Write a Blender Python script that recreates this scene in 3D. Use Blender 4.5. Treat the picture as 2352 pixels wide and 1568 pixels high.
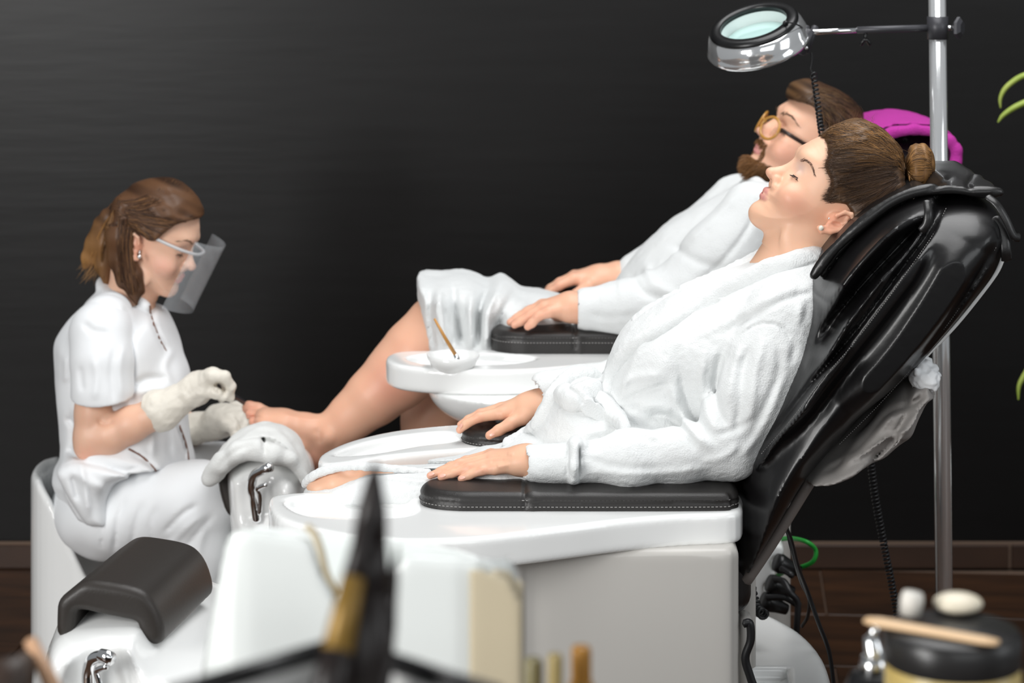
import bpy, math, random
import numpy as np
from mathutils import Matrix, Vector

for o in list(bpy.data.objects): bpy.data.objects.remove(o)
SC = bpy.context.scene
COL = SC.collection
random.seed(7); RNG = np.random.RandomState(7)
F, CX, HY, CZ = 5553.0, 1176.0, -250.0, 1.68      # focal length (px), principal column, eye level row, eye height

# ------------------------------------------------------------------ camera, world, lights, exposure
cam_d = bpy.data.cameras.new('camera'); cam = bpy.data.objects.new('camera', cam_d); COL.objects.link(cam)
cam.location = (0, 0, CZ); cam.rotation_euler = (math.pi/2, 0, 0)
cam_d.sensor_width = 36; cam_d.lens = F*36/2352; cam_d.shift_y = -(784-HY)/2352
cam_d.clip_start = .05; cam_d.clip_end = 60
cam_d.dof.use_dof = True; cam_d.dof.focus_distance = 3.60; cam_d.dof.aperture_fstop = 5.6
SC.camera = cam
SC.view_settings.view_transform = 'Standard'; SC.view_settings.look = 'None'
SC.view_settings.gamma = 1; SC.view_settings.use_curve_mapping = False
SC.view_settings.exposure = 0.0
W = bpy.data.worlds.new('world'); SC.world = W; W.use_nodes = True
W.node_tree.nodes['Background'].inputs[0].default_value = (.93, .97, 1, 1)
W.node_tree.nodes['Background'].inputs[1].default_value = .24

def area(name, loc, target, sx, sy, power, color=(1,1,1)):
    d = bpy.data.lights.new(name, 'AREA'); d.shape = 'RECTANGLE'; d.size = sx; d.size_y = sy
    d.energy = power; d.color = color
    o = bpy.data.objects.new(name, d); COL.objects.link(o); o.location = loc
    o.rotation_euler = (Vector(target)-Vector(loc)).to_track_quat('-Z', 'Y').to_euler()
    return o
area('window_light', (-2.9, .1, 2.35), (.2, 4.2, .9), 1.5, 1.9, 128, (1, .99, .97))
area('wall_patch_light', (-2.0, .1, 1.35), (-.9, 6, 1.4), .55, .8, 26, (1, 1, 1))  # extra light, added so a bright reflection falls on the wall's upper left
area('front_fill_light', (1.2, -1.6, 2.8), (.4, 3.8, .9), 3.2, 2.0, 34, (.97, .99, 1))  # added soft fill from behind the camera, lifts the white consoles
area('ceiling_fill_light', (.6, 3.9, 3.4), (.4, 3.9, 0), 2.8, 1.6, 74, (1, 1, 1))  # added broad fill from overhead, not a fitting of the room
area('side_highlight_light', (3.6, 1.6, 2.4), (.5, 3.8, .9), 1.6, 2.0, 30, (.95, .98, 1))  # added from the right for streak highlights on the backrest leather

# ------------------------------------------------------------------ projection helpers
def P(px, py, d): return np.array([(px-CX)*d/F, d, CZ-(py-HY)*d/F])
def Pz(px, py, z):
    d = (CZ-z)*F/(py-HY); return np.array([(px-CX)*d/F, d, z])

# ------------------------------------------------------------------ materials
def lin(r, g, b):
    f = lambda c: ((c/255+.055)/1.055)**2.4 if c > 10 else c/255/12.92
    return (f(r), f(g), f(b), 1)
def mat(name, color, rough=.5, metal=0, spec=.5, coat=0, sss=0, trans=0, bump=None, attr=None, emit=None, ior=1.45,
        mottle=None, alpha=1, sheen=0):
    m = bpy.data.materials.new(name); m.use_nodes = True
    nt = m.node_tree; b = nt.nodes['Principled BSDF']
    b.inputs['Base Color'].default_value = color
    b.inputs['Roughness'].default_value = rough; b.inputs['Metallic'].default_value = metal
    b.inputs['Specular IOR Level'].default_value = spec; b.inputs['Coat Weight'].default_value = coat
    b.inputs['Coat Roughness'].default_value = .08
    b.inputs['Transmission Weight'].default_value = trans; b.inputs['IOR'].default_value = ior
    b.inputs['Alpha'].default_value = alpha
    if sheen: b.inputs['Sheen Weight'].default_value = sheen
    if sss:
        b.inputs['Subsurface Weight'].default_value = sss
        b.inputs['Subsurface Radius'].default_value = (1, .35, .2); b.inputs['Subsurface Scale'].default_value = .012
    if emit:
        b.inputs['Emission Color'].default_value = emit[0]; b.inputs['Emission Strength'].default_value = emit[1]
    col_out = None
    if attr:
        a = nt.nodes.new('ShaderNodeAttribute'); a.attribute_name = attr; col_out = a.outputs['Color']
        nt.links.new(col_out, b.inputs['Base Color'])
    tc = nt.nodes.new('ShaderNodeTexCoord')
    if mottle:                                     # (scale vector, second colour, amount)
        mp = nt.nodes.new('ShaderNodeMapping'); mp.inputs['Scale'].default_value = mottle[0]
        n = nt.nodes.new('ShaderNodeTexNoise'); n.inputs['Scale'].default_value = 1; n.inputs['Detail'].default_value = 4
        mx = nt.nodes.new('ShaderNodeMix'); mx.data_type = 'RGBA'
        nt.links.new(tc.outputs['Object'], mp.inputs[0]); nt.links.new(mp.outputs[0], n.inputs[0])
        mr = nt.nodes.new('ShaderNodeMapRange'); mr.inputs[1].default_value = .35; mr.inputs[2].default_value = .65
        mr.inputs[4].default_value = mottle[2]
        nt.links.new(n.outputs['Fac'], mr.inputs[0]); nt.links.new(mr.outputs[0], mx.inputs[0])
        mx.inputs[6].default_value = color; mx.inputs[7].default_value = mottle[1]
        if col_out: nt.links.new(col_out, mx.inputs[6])
        nt.links.new(mx.outputs[2], b.inputs['Base Color'])
    if bump:                                       # (scale, distance, strength[, scale vector])
        n = nt.nodes.new('ShaderNodeTexNoise'); n.inputs['Scale'].default_value = bump[0]; n.inputs['Detail'].default_value = 3
        if len(bump) > 3:
            mp = nt.nodes.new('ShaderNodeMapping'); mp.inputs['Scale'].default_value = bump[3]
            nt.links.new(tc.outputs['Object'], mp.inputs[0]); nt.links.new(mp.outputs[0], n.inputs[0])
        else: nt.links.new(tc.outputs['Object'], n.inputs[0])
        bp = nt.nodes.new('ShaderNodeBump'); bp.inputs['Distance'].default_value = bump[1]; bp.inputs['Strength'].default_value = bump[2]
        nt.links.new(n.outputs['Fac'], bp.inputs['Height']); nt.links.new(bp.outputs[0], b.inputs['Normal'])
    return m
M = {}
M['wall'] = mat('black_wall_paint', lin(12,11,11), .36, spec=.36, bump=(1, .002, .25, (3, 3, 26)), mottle=((2.2, 2, 5), lin(17,16,16), .6))
M['floor_tile'] = mat('brown_tile', lin(50,33,22), .38, spec=.4, mottle=((3, 14, 3), lin(84,54,33), .7))
M['grout'] = mat('grout', lin(112,92,78), .8)
M['baseboard'] = mat('baseboard_tile', lin(56,40,31), .4, mottle=((3, 14, 8), lin(74,52,40), .6))
M['leather'] = mat('black_leather', lin(22,21,21), .34, spec=.6, bump=(900, .0006, .35), coat=.15)
M['leather_gloss'] = mat('glossy_black_leather', lin(13,12,13), .34, spec=.5, bump=(60, .002, .12), coat=.12)
M['pad'] = mat('armrest_leather', lin(40,38,37), .4, spec=.5, bump=(700, .0007, .4))
M['rubber'] = mat('dark_moulded_foam', lin(50,46,43), .42, spec=.45, bump=(300, .0006, .3))
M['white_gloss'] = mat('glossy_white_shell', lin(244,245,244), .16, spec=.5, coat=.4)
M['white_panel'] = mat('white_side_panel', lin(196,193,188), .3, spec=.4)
M['chrome'] = mat('chrome', (.90,.91,.92,1), .09, metal=1)
M['pole'] = mat('polished_pole', (.88,.89,.90,1), .13, metal=.78, coat=.5)
M['lamp_chrome'] = mat('lamp_chrome', (.93,.94,.95,1), .1, metal=.86, coat=.5)
M['dark_metal'] = mat('dark_grey_metal', lin(62,62,66), .4, metal=.3)
M['black_plastic'] = mat('black_plastic', lin(20,20,21), .3)
M['robe'] = mat('white_terry', lin(224,226,226), .95, spec=.1, bump=(420, .0022, .55))
M['cotton'] = mat('white_cotton', lin(238,240,242), .85, spec=.15, bump=(1200, .0004, .3))
M['towel'] = mat('white_towel', lin(228,229,227), .95, spec=.1, bump=(380, .002, .5))
M['skin'] = mat('skin', lin(226,178,148), .42, spec=.42, sss=.22, attr='Col', bump=(700, .0004, .18))
M['hair'] = mat('hair', lin(80,50,30), .45, spec=.35, attr='Col')
M['glove'] = mat('latex_glove', lin(232,226,214), .45, spec=.4, bump=(90, .002, .2))
M['grey_fabric'] = mat('grey_fabric', lin(150,146,143), .6, spec=.4, bump=(500, .001, .3))
M['grey_shell'] = mat('grey_shell', lin(120,112,108), .45)
M['magenta'] = mat('magenta_towel', lin(178,48,150), .95, bump=(330, .003, .7))
M['thread'] = mat('pale_thread', lin(150,148,146), .7)
M['glass'] = mat('clear_plastic', lin(215,220,225), .12, spec=.8, alpha=.16)
M['green_cable'] = mat('green_cable', lin(30,150,52), .4)
M['cable'] = mat('black_cable', lin(22,22,24), .4)

# ------------------------------------------------------------------ object helpers
def tag(o, label=None, cat=None, group=None, kind=None, category=None):
    cat = cat or category
    if label: o['label'] = label
    if cat: o['category'] = cat
    if group: o['group'] = group
    if kind: o['kind'] = kind
    return o
def empty(name, loc, label=None, cat=None, group=None, kind=None):
    o = bpy.data.objects.new(name, None); COL.objects.link(o); o.location = tuple(float(v) for v in loc)
    o.empty_display_size = .05
    return tag(o, label, cat, group, kind)
def origin_of(o):
    v = Vector((0,0,0))
    while o is not None: v = v + o.location; o = o.parent
    return np.array(v)
def raw_mesh(name, V, faces, smooth=True):
    """faces: int array (n,k) or list of them"""
    me = bpy.data.meshes.new(name)
    V = np.asarray(V, np.float32)
    if isinstance(faces, np.ndarray): faces = [faces]
    faces = [np.asarray(f, np.int32) for f in faces if len(f)]
    n = sum(f.size for f in faces); m = sum(len(f) for f in faces)
    me.vertices.add(len(V)); me.vertices.foreach_set('co', V.ravel())
    me.loops.add(n); me.polygons.add(m)
    me.loops.foreach_set('vertex_index', np.concatenate([f.ravel() for f in faces]))
    tot = np.concatenate([np.full(len(f), f.shape[1], np.int32) for f in faces])
    st = np.concatenate([[0], np.cumsum(tot)[:-1]]).astype(np.int32)
    me.polygons.foreach_set('loop_start', st); me.polygons.foreach_set('loop_total', tot)
    me.polygons.foreach_set('use_smooth', np.full(m, bool(smooth)))
    me.update(calc_edges=True); me.validate()
    return me
def link(name, V, faces, material, parent=None, smooth=True, colors=None, loc=None, **kw):
    """V in world metres; the object's origin is its parent's (or loc)"""
    V = np.asarray(V, float)
    base = origin_of(parent) if parent is not None else (np.array(loc, float) if loc is not None else np.array([V[:,0].mean(), V[:,1].mean(), V[:,2].min()]))
    me = raw_mesh(name, V-base, faces, smooth)
    o = bpy.data.objects.new(name, me); COL.objects.link(o)
    if parent is not None: o.parent = parent
    else: o.location = tuple(float(v) for v in base)
    if material is not None: me.materials.append(material)
    if colors is not None:
        a = me.color_attributes.new('Col', 'FLOAT_COLOR', 'POINT')
        c = np.ones((len(V), 4), np.float32); c[:, :3] = colors[:, :3]
        a.data.foreach_set('color', c.ravel())
    tag(o, **kw)
    return o
class Geo:
    """collects simple solids and links them as one mesh"""
    def __init__(s): s.V = []; s.Q = []; s.T = []; s.n = 0; s.C = []
    def add(s, V, Q=None, T=None, col=None):
        V = np.asarray(V, float)
        if Q is not None and len(Q): s.Q.append(np.asarray(Q)+s.n)
        if T is not None and len(T): s.T.append(np.asarray(T)+s.n)
        s.V.append(V); s.n += len(V)
        s.C.append(np.tile(np.array(col if col is not None else (1,1,1))[:3], (len(V), 1)))
        return s
    def link(s, name, material, parent=None, smooth=True, colors=False, **kw):
        fs = []
        if s.Q: fs.append(np.concatenate(s.Q))
        if s.T: fs.append(np.concatenate(s.T))
        return link(name, np.concatenate(s.V), fs, material, parent, smooth, np.concatenate(s.C) if colors else None, **kw)
    def tube(s, pts, r, n=10, caps=True, flat=1.0, col=None, up=(0,0,1)):
        pts = np.asarray(pts, float); m = len(pts); r = np.broadcast_to(np.asarray(r, float), (m,))
        t = np.gradient(pts, axis=0); t /= np.linalg.norm(t, axis=1)[:, None]+1e-12
        u = np.cross(t[0], up)
        if np.linalg.norm(u) < 1e-3: u = np.cross(t[0], (0,1,0.2))
        a = np.linspace(0, 2*np.pi, n, endpoint=False); V = []
        for i in range(m):
            u = u - t[i]*np.dot(u, t[i]); u /= np.linalg.norm(u)+1e-12
            w = np.cross(t[i], u)
            V.append(pts[i] + r[i]*(np.cos(a)[:,None]*u*flat + np.sin(a)[:,None]*w))
        V = np.concatenate(V)
        i = np.arange(m-1)[:,None]*n; j = np.arange(n)[None,:]; j2 = (j+1) % n
        Q = np.stack([i+j, i+j2, i+n+j2, i+n+j], -1).reshape(-1,4)
        T = None
        if caps:
            V = np.vstack([V, pts[0]-t[0]*r[0]*.4, pts[-1]+t[-1]*r[-1]*.4])
            jj = np.arange(n); k = (jj+1) % n
            T = np.vstack([np.stack([k, jj, np.full(n, m*n)], -1), np.stack([(m-1)*n+jj, (m-1)*n+k, np.full(n, m*n+1)], -1)])
        return s.add(V, Q, T, col)
    def lathe(s, prof, c, axis=(0,0,1), n=40, col=None, ref=(1,0,0)):
        """prof: list of (radius, height) along axis"""
        ax = np.array(axis, float); ax /= np.linalg.norm(ax)
        u = np.cross(ax, ref); u /= np.linalg.norm(u); w = np.cross(ax, u)
        a = np.linspace(0, 2*np.pi, n, endpoint=False)
        V = np.concatenate([np.array(c)+ax*h+r*(np.cos(a)[:,None]*u+np.sin(a)[:,None]*w) for r, h in prof])
        m = len(prof); i = np.arange(m-1)[:,None]*n; j = np.arange(n)[None,:]; j2 = (j+1) % n
        return s.add(V, np.stack([i+j, i+j2, i+n+j2, i+n+j], -1).reshape(-1,4), None, col)
    def box(s, c, half, R=None, bev=.003, col=None):
        hx, hy, hz = half; b = min(bev, hx*.45, hy*.45, hz*.45); V = []
        ring = []
        for sx, sy in ((1,1),(-1,1),(-1,-1),(1,-1)):
            ring += ([(sx*hx, sy*(hy-b)), (sx*(hx-b), sy*hy)] if sx*sy > 0 else [(sx*(hx-b), sy*hy), (sx*hx, sy*(hy-b))])
        ring = np.array(ring); n = 8
        lv = [(-hz, b), (-hz+b, 0), (hz-b, 0), (hz, b)]
        for z, ins in lv:
            k = ring - np.sign(ring)*ins
            V.append(np.c_[k, np.full(n, z)])
        V = np.concatenate(V); V = np.vstack([V, (0,0,-hz), (0,0,hz)])
        if R is not None: V = V @ np.array(R).T
        V = V+np.array(c)
        i = np.arange(3)[:,None]*n; j = np.arange(n)[None,:]; j2 = (j+1) % n
        Q = np.stack([i+j, i+j2, i+n+j2, i+n+j], -1).reshape(-1,4)
        jj = np.arange(n); k = (jj+1) % n
        T = np.vstack([np.stack([k, jj, np.full(n, 32)], -1), np.stack([24+jj, 24+k, np.full(n, 33)], -1)])
        return s.add(V, Q, T, col)
def rot(ax, deg):
    return np.array(Matrix.Rotation(math.radians(deg), 3, ax))

# ------------------------------------------------------------------ curves
def cr(pts, n=6, closed=False):
    """Catmull-Rom resample"""
    p = np.asarray(pts, float)
    if closed: q = np.vstack([p[-1], p, p[0], p[1]]); m = len(p)
    else: q = np.vstack([2*p[0]-p[1], p, 2*p[-1]-p[-2]]); m = len(p)-1
    t = np.linspace(0, 1, n, endpoint=False)[:, None]; out = []
    for i in range(m):
        a, b, c, d = q[i], q[i+1], q[i+2], q[i+3]
        out.append(.5*((2*b)+(-a+c)*t+(2*a-5*b+4*c-d)*t*t+(-a+3*b-3*c+d)*t**3))
    out = np.concatenate(out)
    return out if closed else np.vstack([out, p[-1]])
def polydist(x, y, poly):
    """signed distance (negative inside) from arrays x, y to closed polygon"""
    d = np.full(np.broadcast(x, y).shape, 1e9, np.float32); ins = np.zeros(d.shape, bool)
    n = len(poly)
    for i in range(n):
        ax, ay = poly[i]; bx, by = poly[(i+1) % n]
        ex, ey = bx-ax, by-ay; L = ex*ex+ey*ey+1e-18
        t = np.clip(((x-ax)*ex+(y-ay)*ey)/L, 0, 1)
        dd = (x-ax-t*ex)**2+(y-ay-t*ey)**2
        np.minimum(d, dd, out=d)
        c = ((ay <= y) & (by > y)) | ((by <= y) & (ay > y))
        if abs(ey) > 1e-15: ins ^= c & (x < ax+(y-ay)/ey*ex)
    d = np.sqrt(d); return np.where(ins, -d, d)
def linedist(x, y, line):
    """distance and parameter (0..1) to an open polyline"""
    d = np.full(np.broadcast(x, y).shape, 1e18); tt = np.zeros(d.shape); n = len(line)-1
    for i in range(n):
        ax, ay = line[i][:2]; bx, by = line[i+1][:2]
        ex, ey = bx-ax, by-ay; L = ex*ex+ey*ey+1e-18
        t = np.clip(((x-ax)*ex+(y-ay)*ey)/L, 0, 1)
        dd = (x-ax-t*ex)**2+(y-ay-t*ey)**2
        m = dd < d; d = np.where(m, dd, d); tt = np.where(m, (i+t)/n, tt)
    return np.sqrt(d), tt
_NL = RNG.rand(32, 32, 32).astype(np.float32)
def noise3(x, y, z, s):
    x = np.asarray(x)/s+100; y = np.asarray(y)/s+100; z = np.asarray(z)/s+100
    i, j, k = np.floor(x).astype(int), np.floor(y).astype(int), np.floor(z).astype(int)
    u, v, w = x-i, y-j, z-k
    u, v, w = u*u*(3-2*u), v*v*(3-2*v), w*w*(3-2*w)
    g = lambda a, b, c: _NL[(i+a) & 31, (j+b) & 31, (k+c) & 31]
    r = ((g(0,0,0)*(1-u)+g(1,0,0)*u)*(1-v)+(g(0,1,0)*(1-u)+g(1,1,0)*u)*v)*(1-w) + \
        ((g(0,0,1)*(1-u)+g(1,0,1)*u)*(1-v)+(g(0,1,1)*(1-u)+g(1,1,1)*u)*v)*w
    return r*2-1

# ------------------------------------------------------------------ signed distance fields
class Field:
    """a voxel field of blended solids; one smooth surface comes out of it"""
    def __init__(s, lo, hi, h):
        s.lo = np.array(lo, float); s.h = h
        s.n = np.ceil((np.array(hi)-s.lo)/h).astype(int)+1
        s.ax = [(s.lo[i]+h*np.arange(s.n[i])).astype(np.float32) for i in range(3)]
        s.f = np.full(s.n, 1.0, np.float32)
    def _sl(s, lo, hi):
        a = np.clip(np.floor((np.array(lo)-s.lo)/s.h).astype(int), 0, s.n); b = np.clip(np.ceil((np.array(hi)-s.lo)/s.h).astype(int)+1, 0, s.n)
        return tuple(slice(a[i], max(b[i], a[i])) for i in range(3))
    def _put(s, lo, hi, fn, k, mode):
        m = max(k, .004)+2*s.h
        sl = s._sl(np.array(lo)-m, np.array(hi)+m)
        x = s.ax[0][sl[0]][:,None,None]; y = s.ax[1][sl[1]][None,:,None]; z = s.ax[2][sl[2]][None,None,:]
        if x.size*y.size*z.size == 0: return s
        g = fn(x, y, z); a = s.f[sl]
        if mode == 'add':
            t = np.clip(.5+.5*(g-a)/max(k, 1e-6), 0, 1); s.f[sl] = g+(a-g)*t-k*t*(1-t)
        elif mode == 'cut':
            g = -g; t = np.clip(.5-.5*(g-a)/max(k, 1e-6), 0, 1); s.f[sl] = g+(a-g)*t+k*t*(1-t)
        elif mode == 'and':
            t = np.clip(.5-.5*(g-a)/max(k, 1e-6), 0, 1); s.f[sl] = g+(a-g)*t+k*t*(1-t)
        return s
    def tube(s, pts, k=.01, mode='add'):
        """pts: rows (x,y,z,r[,ry]) ; ry = radius along depth"""
        pts = [tuple(p) if len(p) == 5 else tuple(p)+(p[3],) for p in pts]
        for a, b in zip(pts[:-1], pts[1:]):
            a = np.array(a, float); b = np.array(b, float); sc = ((a[3]+b[3])/(a[4]+b[4]))
            R = max(a[3], b[3], a[4], b[4]); lo = np.minimum(a[:3], b[:3])-R; hi = np.maximum(a[:3], b[:3])+R
            d = (b[:3]-a[:3])*np.array([1, sc, 1]); L = float(d @ d)+1e-12
            def fn(x, y, z, a=a, b=b, d=d, L=L, sc=sc):
                qx, qy, qz = x-a[0], (y-a[1])*sc, z-a[2]
                t = np.clip((qx*d[0]+qy*d[1]+qz*d[2])/L, 0, 1)
                return (np.sqrt((qx-t*d[0])**2+(qy-t*d[1])**2+(qz-t*d[2])**2)-(a[3]+(b[3]-a[3])*t)).astype(np.float32)
            s._put(lo, hi, fn, k, mode)
        return s
    def ell(s, c, r, k=.01, R=None, mode='add'):
        r = np.broadcast_to(np.array(r, float), (3,)); Rm = np.eye(3) if R is None else np.array(R); c = np.array(c, float)
        m = max(r)
        def fn(x, y, z):
            q = [x-c[0], y-c[1], z-c[2]]
            p = [Rm[0,i]*q[0]+Rm[1,i]*q[1]+Rm[2,i]*q[2] for i in range(3)]
            k0 = np.sqrt((p[0]/r[0])**2+(p[1]/r[1])**2+(p[2]/r[2])**2)
            k1 = np.sqrt((p[0]/r[0]**2)**2+(p[1]/r[1]**2)**2+(p[2]/r[2]**2)**2)+1e-6
            return (k0*(k0-1)/k1).astype(np.float32)
        return s._put(c-m, c+m, fn, k, mode)
    def box(s, c, half, r=.005, k=.001, R=None, mode='add'):
        Rm = np.eye(3) if R is None else np.array(R); c = np.array(c, float); hf = np.array(half)-r; m = np.linalg.norm(half)
        mm = np.abs(Rm) @ np.array(half)
        def fn(x, y, z):
            q = [x-c[0], y-c[1], z-c[2]]
            p = [np.abs(Rm[0,i]*q[0]+Rm[1,i]*q[1]+Rm[2,i]*q[2])-hf[i] for i in range(3)]
            return (np.sqrt(np.maximum(p[0],0)**2+np.maximum(p[1],0)**2+np.maximum(p[2],0)**2)+np.minimum(np.maximum(np.maximum(p[0],p[1]),p[2]),0)-r).astype(np.float32)
        return s._put(c-mm, c+mm, fn, k, mode)
    def slab(s, poly, c, T, R, axis=1, k=.01, mode='add', Tfn=None, pw=2):
        """a rounded solid: outline poly in the two other axes, centre c and half thickness T along axis, edge radius R"""
        A = [i for i in range(3) if i != axis]; poly = np.asarray(poly, float)
        lo = np.zeros(3); hi = np.zeros(3)
        lo[A] = poly.min(0); hi[A] = poly.max(0); lo[axis] = c-T; hi[axis] = c+T
        def fn(x, y, z):
            g = [x, y, z]; u = np.squeeze(g[A[0]]); v = np.squeeze(g[A[1]])
            u = np.atleast_1d(u); v = np.atleast_1d(v)
            d = polydist(u[:,None], v[None,:], poly)
            t = T if Tfn is None else np.broadcast_to(Tfn(u[:,None], v[None,:]), d.shape).astype(np.float32)
            sh = [0,0,0]; sh[A[0]] = len(u); sh[A[1]] = len(v); sh[axis] = 1
            e = (np.maximum(d+R, 0)/R).reshape(sh); d = d.reshape(sh)
            tt = t if np.isscalar(t) else np.asarray(t).reshape(sh)
            w = np.abs(g[axis]-c)/tt
            mm = np.minimum(R, tt)
            return (((e**pw+w**pw)**(1/pw)-1)*mm).astype(np.float32)
        return s._put(lo, hi, fn, k, mode)
    def hslab(s, poly, c, T, R, axis=2, rr=None, k=.004, mode='add'):
        """flat plate: outline poly, flat faces, small edge radius R"""
        A = [i for i in range(3) if i != axis]; poly = np.asarray(poly, float)
        lo = np.zeros(3); hi = np.zeros(3)
        lo[A] = poly.min(0); hi[A] = poly.max(0); lo[axis] = c-T; hi[axis] = c+T
        def fn(x, y, z):
            g = [x, y, z]; u = np.atleast_1d(np.squeeze(g[A[0]])); v = np.atleast_1d(np.squeeze(g[A[1]]))
            d = polydist(u[:,None], v[None,:], poly)+R
            sh = [0,0,0]; sh[A[0]] = len(u); sh[A[1]] = len(v); sh[axis] = 1
            d = d.reshape(sh); w = np.abs(g[axis]-c)-(T-R)
            return (np.sqrt(np.maximum(d,0)**2+np.maximum(w,0)**2)+np.minimum(np.maximum(d,w),0)-R).astype(np.float32)
        return s._put(lo, hi, fn, k, mode)
    def keep(s, poly, k=.004, R=.004):
        """keep only what lies inside an x,z outline (all depths)"""
        d = (polydist(s.ax[0][:,None], s.ax[2][None,:], np.asarray(poly, float))).astype(np.float32)[:,None,:]
        a = s.f; g = np.broadcast_to(d, a.shape); t = np.clip(.5-.5*(g-a)/k, 0, 1); s.f = (g+(a-g)*t+k*t*(1-t)).astype(np.float32); return s
    def plane(s, p, n, k=.003):
        """keep the side against the normal"""
        n = np.array(n, float); n /= np.linalg.norm(n); p = np.array(p, float)
        g = s.ax[0][:,None,None]*n[0]+s.ax[1][None,:,None]*n[1]+s.ax[2][None,None,:]*n[2]-float(p @ n)
        a = s.f; t = np.clip(.5-.5*(g-a)/k, 0, 1); s.f = (g+(a-g)*t+k*t*(1-t)).astype(np.float32); return s
    def displace(s, fn, band=.02):
        """fn(x,y,z,px,py) -> outward metres, worked out only near the surface"""
        i, j, l = np.nonzero(np.abs(s.f) < band)
        x = s.ax[0][i]; y = s.ax[1][j]; z = s.ax[2][l]
        px = CX+x*F/y; py = HY+(CZ-z)*F/y
        s.f[i,j,l] -= fn(x, y, z, px, py).astype(np.float32); return s
    def strokes(s, lst, ymax=99, ymin=-99, soft=.01, band=.02):
        """lst: (polyline in picture px, width px, height m); raised where positive, grooved where negative"""
        def fn(x, y, z, px, py):
            o = np.zeros(len(x)); msk = np.clip((ymax-y)/soft, 0, 1)*np.clip((y-ymin)/soft, 0, 1)
            for line, w, amp in lst:
                L = cr(line, 4) if len(line) > 2 else np.array(line, float)
                lo = L.min(0)-3*w; hi = L.max(0)+3*w
                m = (px > lo[0]) & (px < hi[0]) & (py > lo[1]) & (py < hi[1])
                if not m.any(): continue
                d, t = linedist(px[m], py[m], L)
                o[m] += amp*np.exp(-(d/w)**2)*np.minimum(1, np.minimum(t, 1-t)*5+.15)
            return o*msk
        return s.displace(fn, band)
    def ray(s, px, py, d0=None, d1=None):
        """first surface met along the line of sight, as a point"""
        d0 = d0 or s.lo[1]; d1 = d1 or s.lo[1]+s.h*(s.n[1]-1)
        D = np.arange(d0, d1, s.h*.8); pts = np.array([P(px, py, d) for d in D])
        q = (pts-s.lo)/s.h; i = np.round(q).astype(int); ok = ((i >= 0) & (i < s.n)).all(1)
        v = np.ones(len(D)); ii = i[ok]; v[ok] = s.f[ii[:,0], ii[:,1], ii[:,2]]
        w = np.nonzero(v < 0)[0]
        return pts[w[0]] if len(w) else None
    def mesh(s):
        f = s.f
        f[0] = f[-1] = 1; f[:,0] = f[:,-1] = 1; f[:,:,0] = f[:,:,-1] = 1
        sg = f < 0
        c = np.zeros(tuple(s.n-1), np.int8)
        for a in (0,1):
            for b in (0,1):
                for d in (0,1): c += sg[a:s.n[0]-1+a, b:s.n[1]-1+b, d:s.n[2]-1+d]
        act = (c > 0) & (c < 8); idx = np.argwhere(act)
        vid = np.full(act.shape, -1, np.int32); vid[act] = np.arange(len(idx))
        acc = np.zeros((len(idx), 3)); cnt = np.zeros(len(idx))
        cor = {}
        for a in (0,1):
            for b in (0,1):
                for d in (0,1): cor[a,b,d] = f[idx[:,0]+a, idx[:,1]+b, idx[:,2]+d]
        for ax in range(3):
            for p in (0,1):
                for q in (0,1):
                    a = [p,q]; a.insert(ax, 0); b = list(a); b[ax] = 1
                    fa, fb = cor[tuple(a)], cor[tuple(b)]; m = (fa < 0) != (fb < 0)
                    t = fa[m]/(fa[m]-fb[m]); v = np.tile(np.array(a, float), (m.sum(), 1)); v[:,ax] = t
                    acc[m] += v; cnt[m] += 1
        V = s.lo+s.h*(idx+acc/cnt[:,None])
        Q = []
        for ax in range(3):
            o = [i for i in range(3) if i != ax]
            sl0 = [slice(None)]*3; sl1 = [slice(None)]*3; sl0[ax] = slice(0, -1); sl1[ax] = slice(1, None)
            for i in o: sl0[i] = slice(1, -1); sl1[i] = slice(1, -1)
            A = sg[tuple(sl0)]; B = sg[tuple(sl1)]
            for flip, mm in ((0, A & ~B), (1, ~A & B)):
                e = np.argwhere(mm)
                if not len(e): continue
                for i in o: e[:,i] += 1
                def cell(d1, d2):
                    q = e.copy(); q[:,o[0]] += d1; q[:,o[1]] += d2; return vid[q[:,0], q[:,1], q[:,2]]
                q = np.stack([cell(-1,-1), cell(0,-1), cell(0,0), cell(-1,0)], -1)
                if (ax == 1) != bool(flip): q = q[:, ::-1]
                Q.append(q)
        return V, np.concatenate(Q)
    def link(s, name, material, parent=None, colors=None, **kw):
        V, Q = s.mesh()
        return link(name, V, Q, material, parent, True, colors(V) if colors else None, **kw)
def field_px(x0, y0, x1, y1, d0, d1, h):
    """field that covers a picture rectangle between two distances"""
    c = [P(x, y, d) for x in (x0, x1) for y in (y0, y1) for d in (d0, d1)]
    return Field(np.min(c, 0), np.max(c, 0), h)
def pp(lst, d, n=5, closed=True):
    """picture outline at distance d -> smooth x,z outline in metres"""
    q = np.array([P(a, b, d)[[0,2]] for a, b in lst]); return cr(q, n, closed)
def pt(lst):
    """rows (px,py,D,r[,ry]) -> rows in metres"""
    return [tuple(P(*r[:3]))+tuple(r[3:]) for r in lst]
# ================================================================== THE ROOM
def quad_box(name, c, half, R, material, **kw):
    g = Geo().box(c, half, R, .002); return g.link(name, material, smooth=False, **kw)
WR = rot('Z', -1.2)                                  # the back wall stands a touch skew to the camera
wall = quad_box('wall_back', (0.3, 6.06, 1.9), (4.0, .05, 2.1), np.eye(3), M['wall'], kind='structure')
floor = quad_box('floor', (0.3, 4.0, -.026), (4.0, 2.7, .02), np.eye(3), M['grout'], kind='structure')
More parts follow.
